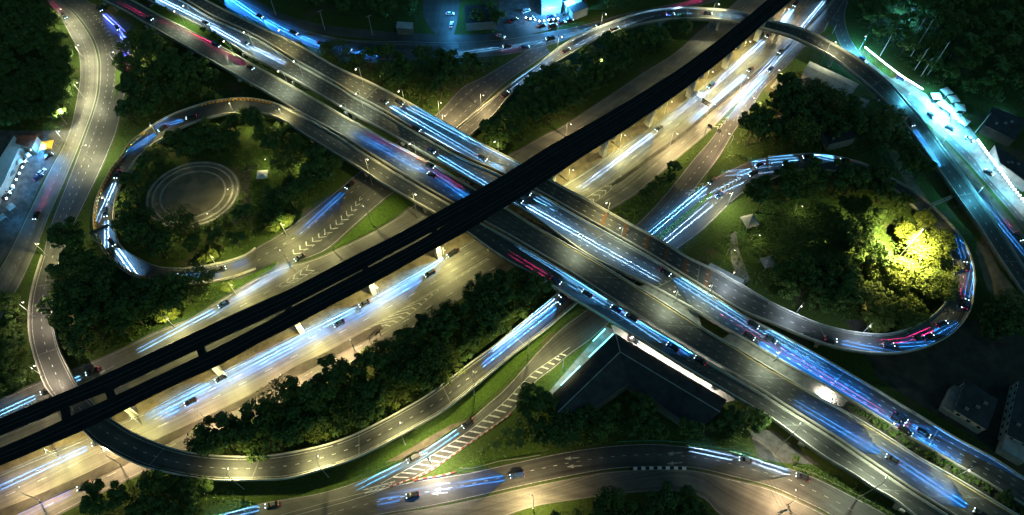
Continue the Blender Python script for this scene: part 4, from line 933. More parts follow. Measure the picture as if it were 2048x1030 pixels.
def trail(phrase, pts, z, n, col=PALE, gain=1.0, wash=.25, Lf=.98, red=False, group='cars on the roads', tol=1.3, rib=None):
    z0, z1 = (z, z) if not isinstance(z, tuple) else z
    q = cr(pts, 8) if len(pts) > 2 else pts; m_ = len(q)
    A = [P(x, y, z0 + (z1 - z0) * i / (m_ - 1)) for i, (x, y) in enumerate(q)]
    if rib is not None:
        B_ = []
        for (x, y), p in zip(q, A):
            for _k in range(3): p = P(x, y, rib.at(nearest_d_(rib, p), .5).z)
            B_.append(p)
        A = B_
    A = resample(A, 240)
    tot = sum((b_ - a).length for a, b_ in zip(A, A[1:])); st = tot / 239; segs = []; i = 0
    while i < 236:
        a = A[i]; d = (A[min(i + max(2, int(4 / st)), 239)] - a).normalized(); e = i
        while e < 239 and (e - i) * st < 66:
            v = A[e + 1] - a
            if (v - d * v.dot(d)).length > tol: break
            e += 1
        if (e - i) * st < 7 and segs: break
        segs.append((a, d, max((e - i) * st, 8))); i = max(i + 2, int(i + (e - i) * .88))
        if e >= 239: break
    n = len(segs)
    for k_, (a, d, L) in enumerate(segs):
        kind = 'sedan' if (NCAR[0] % 3) else 'van'; pt = ('black', 'grey', 'blue', 'black', 'grey')[NCAR[0] % 5]; NCAR[0] += 1
        lab = phrase if n == 1 else f'{phrase}, {ORD[k_]} of {n}'
        c_ = a if not red else a + d * L
        o = car(kind, pt, (c_.x, c_.y, c_.z + .035), math.atan2(d.y, d.x), lab, group, math.asin(d.z))
        if red: put_beam(o, max(L - 2, 8), gain * .45, REDB, .0, True)
        else: put_beam(o, max(L - 2, 8), gain, col, wash * .075)
G = 1.0
T = trail
T('car with bluish headlights at the top left of the wide upper carriageway', [(300, -12), (372, 24), (432, 58), (512, 98), (566, 127)], Z, 4, SILV, 1.5, .5)
T('car on the narrow upper road nearing the railway in its outer lane', [(800, 206), (880, 249), (960, 295), (1024, 330)], Z, 2, PALE, 1.3)
T('car on the narrow upper road nearing the railway in its inner lane', [(768, 204), (840, 246), (920, 294), (1000, 336)], Z, 2, PALE, 1.5)
T('car leading the brightest beam on the upper carriageway left of the railway', [(833, 259), (905, 300), (1003, 355), (1060, 388)], Z, 2, SILV, 2.4, .4)
T('car in the lower lane of the upper carriageway left of the railway', [(862, 303), (920, 337), (978, 368), (1040, 406)], Z, 2, PALE, 1.8, .4)
T('car in the lower lane of the upper carriageway right of the railway', [(1036, 401), (1110, 443), (1180, 484), (1237, 517), (1300, 556)], Z, 3, SILV, 2.2, .9)
T('car in the middle lane of the upper carriageway just right of the railway', [(1052, 386), (1120, 424)], Z, 1, PALE, 1.4)
T('car in the top lane of the upper carriageway beside the hut roof', [(1330, 546), (1430, 608), (1536, 668), (1640, 730)], Z, 3, PALE, 1.1, 1.4)
T('car with red tail lights far right on the upper carriageway', [(1447, 628), (1490, 654), (1580, 705), (1700, 778), (1845, 866)], Z, 4, None, 1.0, 0, red=True)
T('car in the lowest lane of the upper carriageway below the right loop', [(1497, 673), (1600, 735), (1700, 795), (1800, 858), (1915, 926)], Z, 5, BLUE, 1.5, 2.6)
T('car in the second lane of the upper carriageway below the right loop', [(1540, 680), (1640, 740), (1730, 792)], Z, 2, BLUE, 1.1, 1.8)
T('car at the far lower right of the upper carriageway', [(1800, 836), (1900, 896), (2030, 972)], Z, 3, BLUE, 1.1, 1.8)
T('car driving up the lower carriageway near the bottom right corner', [(1960, 1030), (1880, 978), (1780, 918), (1700, 870), (1600, 806)], Z, 4, BLUE, 1.0, 1.5)
T('car driving up the middle of the lower carriageway under the lamp row', [(1400, 722), (1320, 670), (1230, 618), (1150, 572)], Z, 3, BLUE, .9, 1.2)
T('car in the upper lane of the lower carriageway right of the railway', [(1232, 620), (1180, 588), (1110, 545), (1040, 500)], Z, 2, PALE, .9, 1.6)
T('car with red tail lights on the lower carriageway left of the railway', [(735, 268), (800, 302), (870, 344), (940, 386)], Z, 2, None, 1.1, 0, red=True)
T('car with blue light on the lower carriageway left of the railway', [(960, 412), (900, 372), (840, 338), (770, 300), (710, 266)], Z, 3, BLUE, .9, 2.0)
T('car with red tail lights in the upper lane at the top left', [(325, 42), (400, 78), (500, 137)], Z, 2, None, 1.3, 0, red=True)
T('car with red tail lights at the very top left of the diagonal highway', [(240, 4), (300, 38)], Z, 1, None, 1.0, 0, red=True)
T('car on the narrow lower road beside the hipped building', [(1345, 696), (1290, 660), (1200, 605), (1129, 560)], Z, 3, PALE, .9, .8)
T('car with red tail lights on the narrow lower road near the railway', [(1025, 510), (1068, 536), (1112, 562)], Z, 1, None, 1.2, 0, red=True)
T('car on the lower highway lane nearest the verge', [(905, 508), (812, 563), (737, 604), (662, 643), (605, 672), (512, 722), (400, 780), (300, 828)], .04, 7, PALE, 1.2, 1.8)
T('car in the second lane of the lower highway below the railway', [(860, 548), (780, 594), (690, 642), (600, 690), (500, 745), (420, 786), (330, 830)], .04, 5, BLUE, 1.0, 1.8)
T('car in the left lane of the lower highway at the bottom left', [(200, 884), (130, 916), (50, 952), (-20, 980)], .04, 2, BLUE, 1.2, .7)
T('car in the outer lane at the bottom left corner with violet light', [(170, 972), (110, 1000), (40, 1034)], .04, 2, (.12, .22, 1), .5, .6)
T('car in the left lane of the highway at the top right', [(1536, 72), (1470, 132), (1400, 190), (1322, 254)], .04, 3, SILV, .5, .5)
T('car in the middle of the highway right of the railway piers', [(1318, 258), (1240, 316), (1164, 368)], .04, 2, SILV, .9, .6)
T('car in the third lane of the highway at the top right', [(1500, 140), (1440, 192), (1386, 236)], .04, 2, PALE, 1.3, .5)
T('car on the right slip road coming down from the top edge', [(1655, -6), (1612, 46), (1566, 98), (1520, 146), (1470, 196), (1440, 228)], .05, 5, SILV, .5, .6)
T('car on the second lane of the right slip road', [(1540, 140), (1500, 186), (1462, 226)], .05, 2, PALE, .6, .5)
T('car leaving the top right slip road near the square sign', [(1590, 10), (1572, 34), (1555, 56)], .05, 1, PALE, 1.0, .4)
T('car on the lower right slip road before it dives under the highway', [(1424, 364), (1390, 392), (1340, 432), (1288, 476)], .06, 2, PALE, 1.6, .5)
T('car coming off the right loop in its inner lane', [(1575, 333), (1530, 340), (1480, 362), (1420, 408), (1370, 462), (1330, 500)], (1, .05), 4, SILV, 1.2, .6, tol=3.3)
T('car high on the right loop ramp in its outer lane', [(1690, 323), (1640, 315), (1590, 318), (1536, 326), (1480, 348)], (3.0, .2), 4, PALE, 1.4, .5, tol=3.3, rib=rb_RL)
T('car with red tail lights on the right bend of the right loop', [(1926, 552), (1924, 585), (1912, 622)], 6.2, 1, None, 1.2, 0, red=True, rib=rb_RL)
T('car with blue light on the right side of the right loop', [(1930, 610), (1936, 570), (1928, 520), (1905, 475)], (6.8, 5), 2, BLUE, .8, .8, tol=3.3, rib=rb_RL)
T('car with red tail lights at the bottom of the right loop', [(1765, 684), (1820, 676), (1880, 648)], (8, 7.2), 1, None, 1.2, 0, red=True, rib=rb_RL)
T('car with blue light at the bottom of the right loop', [(1660, 680), (1720, 690), (1800, 690), (1860, 672), (1905, 636)], (8.4, 6.8), 3, BLUE, 1.2, .8, tol=3.3, rib=rb_RL)
T('car climbing the top flyover in its left half', [(1010, 190), (1075, 140), (1140, 98), (1230, 60), (1320, 34)], (4.5, 8.6), 4, SILV, .7, .7, tol=3.3, rib=rb_F)
T('car on the crown of the top flyover nearing the railway', [(1340, 30), (1410, 28), (1480, 36)], 8.8, 1, PALE, 1.0, .5, rib=rb_F)
T('car descending the right end of the long top flyover', [(1820, 246), (1870, 318), (1926, 396)], (5.5, 3.0), 1, BLUE, 1.8, .1, rib=rb_F)
T('car on the blue road beside the descending flyover', [(1928, 358), (1985, 428), (2046, 500)], .04, 2, BLUE, 1.4, .3)
T('car with red tail lights at the right edge road', [(2012, 444), (2032, 470)], .04, 1, None, .9, 0, red=True)
T('car on the teal frontage road passing the market', [(1725, 122), (1790, 174), (1850, 222), (1900, 272)], .04, 2, (.08, .5, .9), .5, .9)
T('car on the top road coming from the wood', [(1200, 52), (1120, 74), (1020, 93), (900, 107)], .05, 3, PALE, .9, .6)
T('car with red tail lights on the top road near the flyover', [(1000, 104), (1050, 96)], .05, 1, None, .8, 0, red=True)
T('car with pink tail lights at the top edge above the flyover', [(1330, 18), (1420, -4)], .05, 1, None, 1.2, 0, red=True)
T('car on the blue frontage road at the top left', [(440, -18), (500, 22), (560, 54), (630, 84), (700, 102), (770, 108)], .05, 5, BLUE, 2.2, 1.2)
T('car on the upper part of the left loop ramp', [(384, 236), (345, 248), (300, 276), (268, 306)], (5.5, 3.8), 2, BLUE, 1.6, .6, tol=3.3, rib=rb_LL)
T('car on the left side of the left loop ramp', [(236, 350), (218, 395), (213, 440), (224, 485), (256, 520), (292, 546)], (3, .6), 4, SILV, 2.4, .5, tol=3.3, rib=rb_LL)
T('car on the bottom of the left loop ramp', [(345, 552), (400, 550), (450, 538), (495, 520)], (.5, .2), 2, BLUE, 1.2, .3, tol=3.3, rib=rb_LL)
T('car on the slip road joining the upper road below the left loop', [(600, 516), (512, 572), (440, 614), (385, 641), (290, 692)], .05, 4, PALE, 1.4, .4)
T('car on the short slip road above the striped gore', [(700, 372), (650, 418), (600, 462)], .05, 1, BLUE, .7, .8)
T('car at the left edge of the upper road', [(96, 782), (40, 808), (-10, 832)], .04, 1, PALE, 1.5, .4)
T('car on the upper road emerging from the left flyover', [(186, 744), (140, 764)], .04, 1, PALE, 1.3, .3)
T('car in the left lane of the curved flyover ramp', [(1128, 588), (1080, 626), (1020, 674), (950, 728), (872, 790)], (2.6, 5.5), 4, SILV, 1.3, .5, rib=rb_G)
T('car in the right lane of the curved flyover ramp', [(1126, 602), (1076, 642), (1000, 702), (920, 764)], (2.6, 5), 3, BLUE, 1.5, .6, rib=rb_G)
T('car leading twin cyan beams on the hatched slip road', [(936, 848), (880, 886), (815, 924), (720, 967)], .05, 3, (.10, .62, 1), 1.6, .15)
T('car on the lower right bend of the bottom road', [(1604, 955), (1540, 934), (1460, 915), (1378, 906)], .05, 3, SILV, 1.8, .25)
T('car in the inner lane of the bottom road', [(1034, 952), (960, 964), (860, 984), (760, 1004)], .05, 3, BLUE, .9, 1.2)
T('car at the bottom edge where the slip road leaves', [(545, 1010), (500, 1020), (420, 1034)], .05, 1, PALE, 1.3, .4)
T('car with violet light on the curving left road', [(200, 20), (232, 52), (248, 84), (252, 110)], .04, 2, (.16, .2, 1), .5, .6)
T('car with red tail lights at the top of the curving left road', [(104, 4), (130, 34)], .04, 1, None, 1.0, 0, red=True)
T('car with red tail lights behind the tree edge on the left road', [(256, 100), (257, 165)], .04, 1, None, 1.0, 0, red=True)
T('car with red tail lights beside the lit yard on the left road', [(112, 352), (74, 432)], .04, 1, None, .7, 0, red=True)
# parked cars the photo shows
car('sedan', 'orange', P(1503, 694, .1), -.5, 'orange taxi standing in the gap between the two wide carriageways')
car('sedan', 'black', P(1266, 682, .06), -.55, 'dark car parked on the white lit alley beside the hipped building')
PKD = [(1052, 24, .5, 'white'), (1060, 38, .6, 'grey'), (1095, 26, .3, 'white'), (1102, 34, .3, 'blue'), (1107, 42, .2, 'grey'), (1083, 52, .3, 'black'), (1105, 52, .3, 'grey'), (1124, 46, .3, 'grey'), (1028, 42, .7, 'black'), (1138, 42, .3, 'black')]
for i, (x, y, a, pt) in enumerate(PKD):
    car('sedan' if i % 2 else 'van', pt, P(x, y, .03), a, f'{pt} car parked on the top forecourt, {ORD[i % 10]} by distance from the white roof', 'cars parked at the top forecourt')
for i, (x, y, a, pt, lab) in enumerate([(1898, 258, -.75, 'black', 'dark car at the kerb just below the floodlit market stalls'), (1938, 280, -.75, 'white', 'pale car parked on the roadside between market and bulb row'), (1976, 346, -.8, 'grey', 'grey car with pale roof parked beside the lower bulb row'), (1800, 158, -.6, 'blue', 'blue car parked under the bulb string on the frontage verge'), (900, 29, .1, 'white', 'white car lit at the head of the top side street'), (903, 51, 1.5, 'white', 'pale car coming down the greenish top side street'), (1002, 74, -.4, 'white', 'pale car turning on the dark lane at the top'), (964, 42, -.3, 'grey', 'grey car half hidden by the dark shed at the top'),
                                          (84, 346, 1.1, 'white', 'white car beside the shop yard under blue light'), (78, 356, 1.0, 'blue', 'blue car parked below the white car in the left yard'), (98, 314, .9, 'black', 'dark car parked below the orange canopy'), (20, 382, 1.0, 'white', 'pale car in the lower left part of the blue yard'), (14, 394, 1.0, 'grey', 'grey car lowest in the blue yard on the left')]):
    car('sedan', pt, P(x, y, .05), a, lab, 'parked cars')
# ------------------------------------------------------------------ trees
RIBS = [rb_R1, rb_R2, rb_X, rb_R4, rb_LoopIn, rb_La, rb_Lb, rb_T3, rb_T4, pk, rb_R5, rb_R6, rb_S, rb_B, rb_B2, rb_U, rb_M1, rb_M2, rb_C2, rb_LL, rb_RL, rb_G, rb_F, rbc]
RS = [(rb.at(d, .5), rb.width(d) / 2) for rb in RIBS for d in [rb.len * i / max(1, int(rb.len / 4)) for i in range(int(rb.len / 4) + 1)]]
CELL = {}
for p, hw in RS: CELL.setdefault((int(p.x // 25), int(p.y // 25)), []).append((p, hw))
def clear(p, r):
    cx, cy_ = int(p.x // 25), int(p.y // 25)
    for i in (-1, 0, 1):
        for j in (-1, 0, 1):
            for q_, hw in CELL.get((cx + i, cy_ + j), ()):
                if (q_.x - p.x) ** 2 + (q_.y - p.y) ** 2 < (hw + r) ** 2: return False
    return True
def crown_mesh(seed, Rr, zc, zr, nl, ls, clumps, mt):
    rn = random.Random(seed); cl = []
    for i in range(clumps):
        a = rn.uniform(0, 6.283); rad = Rr * math.sqrt(rn.random()) * .88; z = zc + zr * rn.uniform(-.55, .75) * math.sqrt(max(.05, 1 - (rad / Rr) ** 2))
        cl.append((rad * math.cos(a), rad * math.sin(a), z, Rr * rn.uniform(.18, .46)))
    mb = MB()
    for i in range(nl):
        cx, cy_, cz, r = cl[rn.randrange(clumps)]
        while True:
            d = Vector((rn.gauss(0, 1), rn.gauss(0, 1), rn.gauss(0, 1)))
            if d.length > .01: break
        d.normalize(); rr = r * (rn.random() ** .35)
        if d.z < -.3 and rn.random() < .6: d.z = -d.z
        p = Vector((cx, cy_, cz)) + Vector((d.x * rr, d.y * rr, d.z * rr * .8))
        nrm = (d + Vector((rn.gauss(0, .55), rn.gauss(0, .55), rn.gauss(0, .55) + .35))).normalized()
        u = nrm.cross(Vector((rn.gauss(0, 1), rn.gauss(0, 1), rn.gauss(0, 1)))).normalized(); v = nrm.cross(u); s_ = ls * rn.uniform(.6, 1.35)
        mb.face([p + u * s_ * .5, p + v * s_ * .32, p - u * s_ * .5, p - v * s_ * .32])
    return mb
def trunk_mb(seed, h, r, Rr):
    rn = random.Random(seed); mb = MB(); mb.tube([(0, 0, 0), (rn.uniform(-.2, .2), rn.uniform(-.2, .2), h * .5), (0, 0, h)], [r * 1.3, r, r * .6], 7)
    for k_ in range(4):
        a = 1.57 * k_ + rn.uniform(-.4, .4); mb.tube([(0, 0, h * .62), (Rr * .3 * math.cos(a), Rr * .3 * math.sin(a), h * .95), (Rr * .6 * math.cos(a), Rr * .6 * math.sin(a), h * 1.25)], [r * .55, r * .4, r * .2], 5)
    return mb
PT = {}
def tree_proto(k_):
    if k_ in PT: return PT[k_], True
    o = thing('tree', '', 'tree')
    if k_ < 6:
        Rr = [3.9, 4.4, 3.6, 4.8, 4.1, 3.3][k_]; h = [4.2, 4.6, 4.8, 4.2, 5.2, 3.6][k_]
        trunk_mb(k_, h, .2, Rr).build('trunk', M['bark'], o); crown_mesh(k_ + 10, Rr, h + 1.4, Rr * .62, 2300, .66, [20, 26, 15, 28, 19, 12][k_], 0).build('crown', M['leaf'], o)
    elif k_ < 9:
        Rr = [8.5, 7.2, 6.4][k_ - 6]; h = [6.5, 5.8, 5.2][k_ - 6]
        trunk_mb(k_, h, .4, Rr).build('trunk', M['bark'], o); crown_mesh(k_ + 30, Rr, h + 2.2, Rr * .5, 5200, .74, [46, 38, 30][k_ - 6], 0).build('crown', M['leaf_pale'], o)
    elif k_ == 12:
        trunk_mb(k_, 6.2, .18, 2.6).build('trunk', M['bark'], o); crown_mesh(91, 2.9, 7.4, 3.0, 1500, .6, 14, 0).build('crown', M['leaf'], o)
    elif k_ == 13:
        trunk_mb(k_, 5.0, .22, 4.6).build('trunk', M['bark'], o); crown_mesh(97, 5.2, 6.2, 1.7, 1900, .55, 26, 0).build('crown', M['leaf_pale'], o)
    elif k_ == 9:    # palm
        rn = random.Random(5); mb = MB(); mb.tube([(0, 0, 0), (.2, .1, 3), (.1, .2, 6.5)], [.22, .16, .13], 7); mb.build('trunk', M['bark'], o); mb = MB()
        for i in range(20):
            a = 6.283 * i / 20 + rn.uniform(-.12, .12); el = rn.uniform(-.2, .9); L = rn.uniform(2.3, 3.2); pr_ = None
            for s_ in range(6):
                t_ = s_ / 5; r_ = L * t_; z = 6.5 + L * (el * t_ - .75 * t_ * t_); c_ = Vector((.1 + r_ * math.cos(a), .2 + r_ * math.sin(a), z)); wv = Vector((-math.sin(a), math.cos(a), 0)) * (.42 * math.sin(math.pi * min(1, t_ * .9 + .12)))
                if pr_: mb.face([pr_[0] - pr_[1] + Vector((0, 0, -.12)), c_ - wv + Vector((0, 0, -.12)), c_, pr_[0]]); mb.face([pr_[0], c_, c_ + wv + Vector((0, 0, -.12)), pr_[0] + pr_[1] + Vector((0, 0, -.12))])
                pr_ = (c_, wv)
        mb.build('crown', M['leaf'], o)
    else:            # low bush
        crown_mesh(77 + k_, 1.9, .9, .9, 380, .5, 8, 0).build('foliage', M['leaf'], o)
        mb = MB(); mb.tube([(0, 0, 0), (0, 0, 1)], [.08, .05], 5); mb.build('stem', M['bark'], o)
    PT[k_] = o; return o, False
NT_ = [0]
def plant(k_, p, sc, label, group, name='tree', cat='tree', zs=None):
    o, used = tree_proto(k_)
    if used: o = copy_tree(o)
    o.name = name; o.location = (p.x, p.y, p.z); o.scale = (sc, sc, zs or sc * random.uniform(.85, 1.15)); o.rotation_euler = (0, 0, random.uniform(0, 6.28)); tag(o, label, cat, group); NT_[0] += 1; return o
def inpoly(p, poly):
    c_ = False; j = len(poly) - 1
    for i in range(len(poly)):
        a, b_ = poly[i], poly[j]
        if (a.y > p.y) != (b_.y > p.y) and p.x < (b_.x - a.x) * (p.y - a.y) / (b_.y - a.y) + a.x: c_ = not c_
        j = i
    return c_
def wood(label, group, poly, spacing, smin, smax, kinds=(0, 1, 2, 3, 4, 5, 12, 12, 13), r=2.0, name='tree', cat='tree', maxn=99, seed=1):
    rn = random.Random(seed); pl = [P(x, y, 0) for x, y in poly]; x0, x1 = min(p.x for p in pl), max(p.x for p in pl); y0, y1 = min(p.y for p in pl), max(p.y for p in pl)
    got = []
    for _i in range(4000):
        if len(got) >= maxn: break
        p = Vector((rn.uniform(x0, x1), rn.uniform(y0, y1), 0))
        if not inpoly(p, pl) or any((p - g_).length < spacing for g_ in got) or not clear(p, r): continue
        got.append(p); sc = rn.uniform(smin, smax)
        plant(rn.choice(kinds), p, sc, label, group, name, cat)
    return got
def forest(name, poly, spacing, smin, smax, seed, kinds=(0, 1, 2, 3, 4, 5), r=2.5):
    import numpy as np
    rn = random.Random(seed); pl = [P(x, y, 0) for x, y in poly]; x0, x1 = min(p.x for p in pl), max(p.x for p in pl); y0, y1 = min(p.y for p in pl), max(p.y for p in pl)
    got = []; VV = []; FF = []; MI = []; base = 0
    for _i in range(3000):
        p = Vector((rn.uniform(x0, x1), rn.uniform(y0, y1), 0))
        if not inpoly(p, pl) or any((p - g_).length < spacing for g_ in got) or not clear(p, r): continue
        got.append(p); o = PT[rn.choice(kinds)]; sc = rn.uniform(smin, smax); a = rn.uniform(0, 6.28)
        rot = np.array([[math.cos(a), -math.sin(a), 0], [math.sin(a), math.cos(a), 0], [0, 0, 1]]) * sc
        for ch in o.children:
            me = ch.data; v = np.empty(len(me.vertices) * 3); me.vertices.foreach_get('co', v); v = v.reshape(-1, 3) @ rot.T + np.array(p)
            VV.append(v); mi = 0 if ch.data.name.startswith('crown') else 1
            for f in me.polygons: FF.append(tuple(base + q_ for q_ in f.vertices)); MI.append(mi)
            base += len(v)
    me = bpy.data.meshes.new(name); me.from_pydata(np.concatenate(VV).tolist(), [], FF); me.materials.append(M['leaf']); me.materials.append(M['bark'])
    me.polygons.foreach_set('material_index', MI); o = bpy.data.objects.new(name, me); C.objects.link(o); tag(o, kind='stuff')
def bushes(*a, **k_): return wood(*a, kinds=(10, 11), name='bush', cat='bush', **k_)
wood('dark tree in the wood between the curving left road and the diagonal highway', 'wood above the left loop', [(285, 60), (310, 68), (350, 100), (420, 145), (490, 182), (500, 192), (430, 195), (385, 207), (345, 220), (300, 242), (268, 268), (256, 240), (268, 180), (275, 120)], 7.0, 1.15, 1.75, maxn=26, r=2.6, seed=3)
wood('dark tree in the ring of trees around the round plaza', 'plaza trees', [(262, 345), (290, 312), (350, 270), (420, 250), (480, 240), (490, 300), (440, 318), (380, 318), (320, 335), (285, 380), (280, 430), (320, 460), (400, 470), (480, 470), (500, 515), (420, 530), (340, 528), (280, 505), (248, 470), (256, 400)], 6.4, 1.0, 1.6, maxn=26, r=4.2, seed=4)
wood('dark tree on the park side right of the round plaza', 'park trees', [(500, 240), (545, 250), (600, 280), (680, 325), (700, 340), (660, 372), (600, 420), (545, 462), (510, 480), (500, 450), (560, 430), (565, 330), (520, 290)], 6.4, 1.0, 1.6, maxn=18, r=1.5, seed=5)
wood('dark tree in the wood below the left loop', 'lower left wood', [(135, 475), (180, 470), (215, 535), (280, 575), (340, 590), (440, 575), (452, 590), (400, 618), (330, 650), (270, 678), (200, 708), (140, 725), (120, 670), (120, 600)], 5.6, 1.1, 1.7, maxn=40, r=4.2, seed=6)
wood('tree in the dark wood above the diagonal highway at the top', 'top wood', [(660, 118), (740, 128), (900, 130), (1010, 115), (965, 146), (920, 165), (870, 218), (830, 198), (760, 160)], 6.6, 1.0, 1.6, maxn=20, r=1.6, seed=7)
wood('dark tree between the side street and the forecourt at the top', 'top shed trees', [(930, -20), (1040, -20), (1010, 10), (1000, 55), (930, 60)], 7, .8, 1.1, maxn=8, r=2, seed=9)
wood('dark tree at the top edge right of the forecourt', 'top right edge trees', [(1180, -20), (1400, -30), (1330, 0), (1240, 20), (1185, 35)], 7, .8, 1.1, maxn=8, r=2, seed=10)
wood('tree in the wooded strip between the top flyover and the railway', 'railway wood', [(960, 285), (1010, 235), (1060, 190), (1130, 138), (1200, 96), (1300, 62), (1390, 58), (1370, 88), (1300, 130), (1200, 196), (1110, 250), (1030, 298), (985, 310)], 5.6, 1.0, 1.6, maxn=42, r=1.8, seed=11)
wood('tall palm in the dark wood at the right', 'right palms', [(1890, 60), (2060, 60), (2060, 200), (1900, 170)], 8, 1.1, 1.6, kinds=(9,), maxn=9, r=2, name='palm_tree', cat='palm tree', seed=13)
wood('dark tree in the middle right wood above the right loop', 'middle right wood', [(1470, 300), (1480, 262), (1530, 215), (1560, 165), (1600, 195), (1690, 225), (1750, 262), (1800, 300), (1840, 370), (1790, 340), (1730, 308), (1640, 292), (1560, 296), (1500, 305)], 6.0, 1.1, 1.65, maxn=32, r=1.6, seed=14)
wood('dark tree on the upper side of the right loop park', 'right park trees', [(1490, 392), (1530, 372), (1600, 352), (1700, 352), (1760, 375), (1810, 408), (1780, 425), (1700, 400), (1620, 395), (1540, 415), (1500, 430)], 5.8, 1.1, 1.6, maxn=16, r=1.6, seed=15)
wood('dark tree in the lower left of the right loop park', 'right park lower trees', [(1560, 545), (1640, 545), (1700, 580), (1690, 640), (1640, 630), (1580, 605), (1540, 580)], 6.2, 1.1, 1.7, maxn=10, r=1.5, seed=16)
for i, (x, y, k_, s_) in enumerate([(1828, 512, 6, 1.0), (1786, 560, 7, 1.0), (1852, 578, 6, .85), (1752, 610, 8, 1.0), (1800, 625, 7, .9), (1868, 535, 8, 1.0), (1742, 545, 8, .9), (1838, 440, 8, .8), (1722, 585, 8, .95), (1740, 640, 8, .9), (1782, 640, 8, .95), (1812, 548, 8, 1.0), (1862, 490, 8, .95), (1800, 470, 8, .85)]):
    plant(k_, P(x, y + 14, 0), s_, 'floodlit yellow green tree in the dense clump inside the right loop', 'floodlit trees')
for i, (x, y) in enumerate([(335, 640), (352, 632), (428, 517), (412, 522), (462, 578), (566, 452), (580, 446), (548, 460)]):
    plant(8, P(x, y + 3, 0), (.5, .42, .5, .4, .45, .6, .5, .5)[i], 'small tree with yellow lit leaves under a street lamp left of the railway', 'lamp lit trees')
for i, (x, y, sc) in enumerate([(1700, 478, 1.7), (1722, 520, 1.6), (1740, 440, 1.4)]):
    plant((3, 1, 5)[i], P(x, y + 16, 0), sc, 'dark tree in the middle of the right loop park left of the floodlit clump', 'right park middle trees')
wood('dark tree in the long wood between the lower highway and the curved flyover', 'central wood', [(400, 898), (440, 880), (520, 838), (600, 792), (690, 745), (770, 706), (860, 655), (950, 600), (1030, 552), (1095, 572), (1100, 590), (1030, 640), (960, 690), (880, 755), (800, 808), (720, 850), (620, 884), (520, 902), (440, 905)], 4.9, 1.0, 1.6, maxn=74, r=1.8, seed=17)
wood('tree in the dark triangle around the hipped building', 'bottom triangle trees', [(1050, 830), (1090, 800), (1115, 835), (1180, 850), (1270, 800), (1330, 855), (1400, 868), (1470, 820), (1490, 860), (1420, 880), (1300, 876), (1200, 884), (1100, 895)], 6.6, 1.0, 1.5, maxn=18, r=1.6, seed=18)
plant(1, P(1068, 812, 0), 1.25, 'big dark round tree at the left corner of the hipped building', None)
wood('leafy palm on the grass between slip road and bottom road', 'bottom palms', [(985, 900), (1040, 845), (1085, 840), (1100, 880), (1050, 905)], 3.6, .6, .9, kinds=(9,), maxn=10, r=1.2, name='palm_tree', cat='palm tree', seed=19)
wood('dark tree at the bottom edge left of the flyover', 'bottom left trees', [(205, 985), (250, 965), (300, 965), (400, 980), (430, 1005), (390, 1040), (220, 1050)], 5.6, 1.0, 1.4, maxn=9, r=1.4, seed=20)
wood('dark tree at the bottom edge below the bottom road', 'bottom edge trees', [(1080, 1045), (1180, 1018), (1300, 1005), (1400, 1010), (1410, 1060), (1080, 1070)], 5.5, 1.0, 1.4, maxn=12, r=1.4, seed=21)
wood('tree right of the right loop ramp', 'right yard trees', [(1950, 640), (1975, 610), (2010, 620), (2020, 670), (1980, 690), (1945, 680)], 5, .9, 1.25, maxn=6, r=1.2, seed=22)
wood('round bushy tree in the scrub between highway and right slip road', 'scrub trees', [(1270, 398), (1300, 372), (1335, 345), (1350, 350), (1330, 380), (1290, 410)], 4, .45, .75, maxn=6, r=1.0, seed=23)
wood('bright green roadside tree beside the narrow lower road', 'roadside trees', [(1582, 905), (1640, 925), (1690, 962), (1670, 962), (1620, 935), (1580, 918)], 4, .4, .62, kinds=(2, 5), maxn=7, r=.6, seed=24)
wood('small tree in the lower left verge outside the flyover ramp', 'left verge trees', [(-20, 600), (40, 610), (50, 660), (60, 740), (60, 765), (-20, 800)], 5.5, .6, 1.0, maxn=14, r=1.4, seed=25)
wood('small dark tree on the verge above the blue frontage road', 'frontage trees', [(655, 108), (690, 118), (700, 128), (665, 122)], 4, .6, .8, maxn=2, r=.4, seed=26)
for i, (f, sc) in enumerate(((.18, .5), (.62, .42), (.74, .5), (.8, .46))):
    plant((2, 0, 1, 5)[i], rb_gap2.at(rb_gap2.len * f, .5), sc, f'small tree in the grass median at the top left, {ORD[i]} along it', 'median trees')
plant(5, rb_gap.at(nearest_d_(rb_gap, P(2005, 1000, 8.1)), .5), .7, 'pale bush like tree in the gap at the bottom right corner', None)
for i in range(34):
    plant(10 + i % 2, rb_gap.at(rb_gap.len * (.04 + .92 * i / 34) + random.uniform(-1, 1), random.uniform(.3, .7)), random.uniform(.6, 1.05), 'low bush in the planted gap between the wide carriageways at the lower right', 'gap bushes', 'bush', 'bush')
hdg = Ribbon([(1592, 932), (1640, 949), (1690, 974), (1740, 1000), (1790, 1030)], [(1590, 936), (1637, 954), (1688, 980), (1737, 1006), (1780, 1032)])
for i in range(30):
    plant(10 + i % 2, hdg.at(hdg.len * i / 30, random.uniform(.1, .6)), random.uniform(.5, .75), 'low hedge bush along the lower right slip road', 'slip hedge bushes', 'bush', 'bush')
forest('woodland', [(1700, -30), (2080, -30), (2080, 200), (2000, 220), (1900, 175), (1845, 150), (1770, 95), (1730, 70), (1712, 40)], 8.0, .9, 1.4, 12)
forest('woodland', [(560, -20), (840, -20), (845, 30), (780, 45), (650, 30)], 7.5, .8, 1.2, 8)
forest('woodland', [(-30, 20), (60, -10), (100, 20), (132, 80), (150, 130), (150, 190), (132, 245), (60, 255), (-30, 255)], 5.2, .8, 1.3, 2, r=1.2)
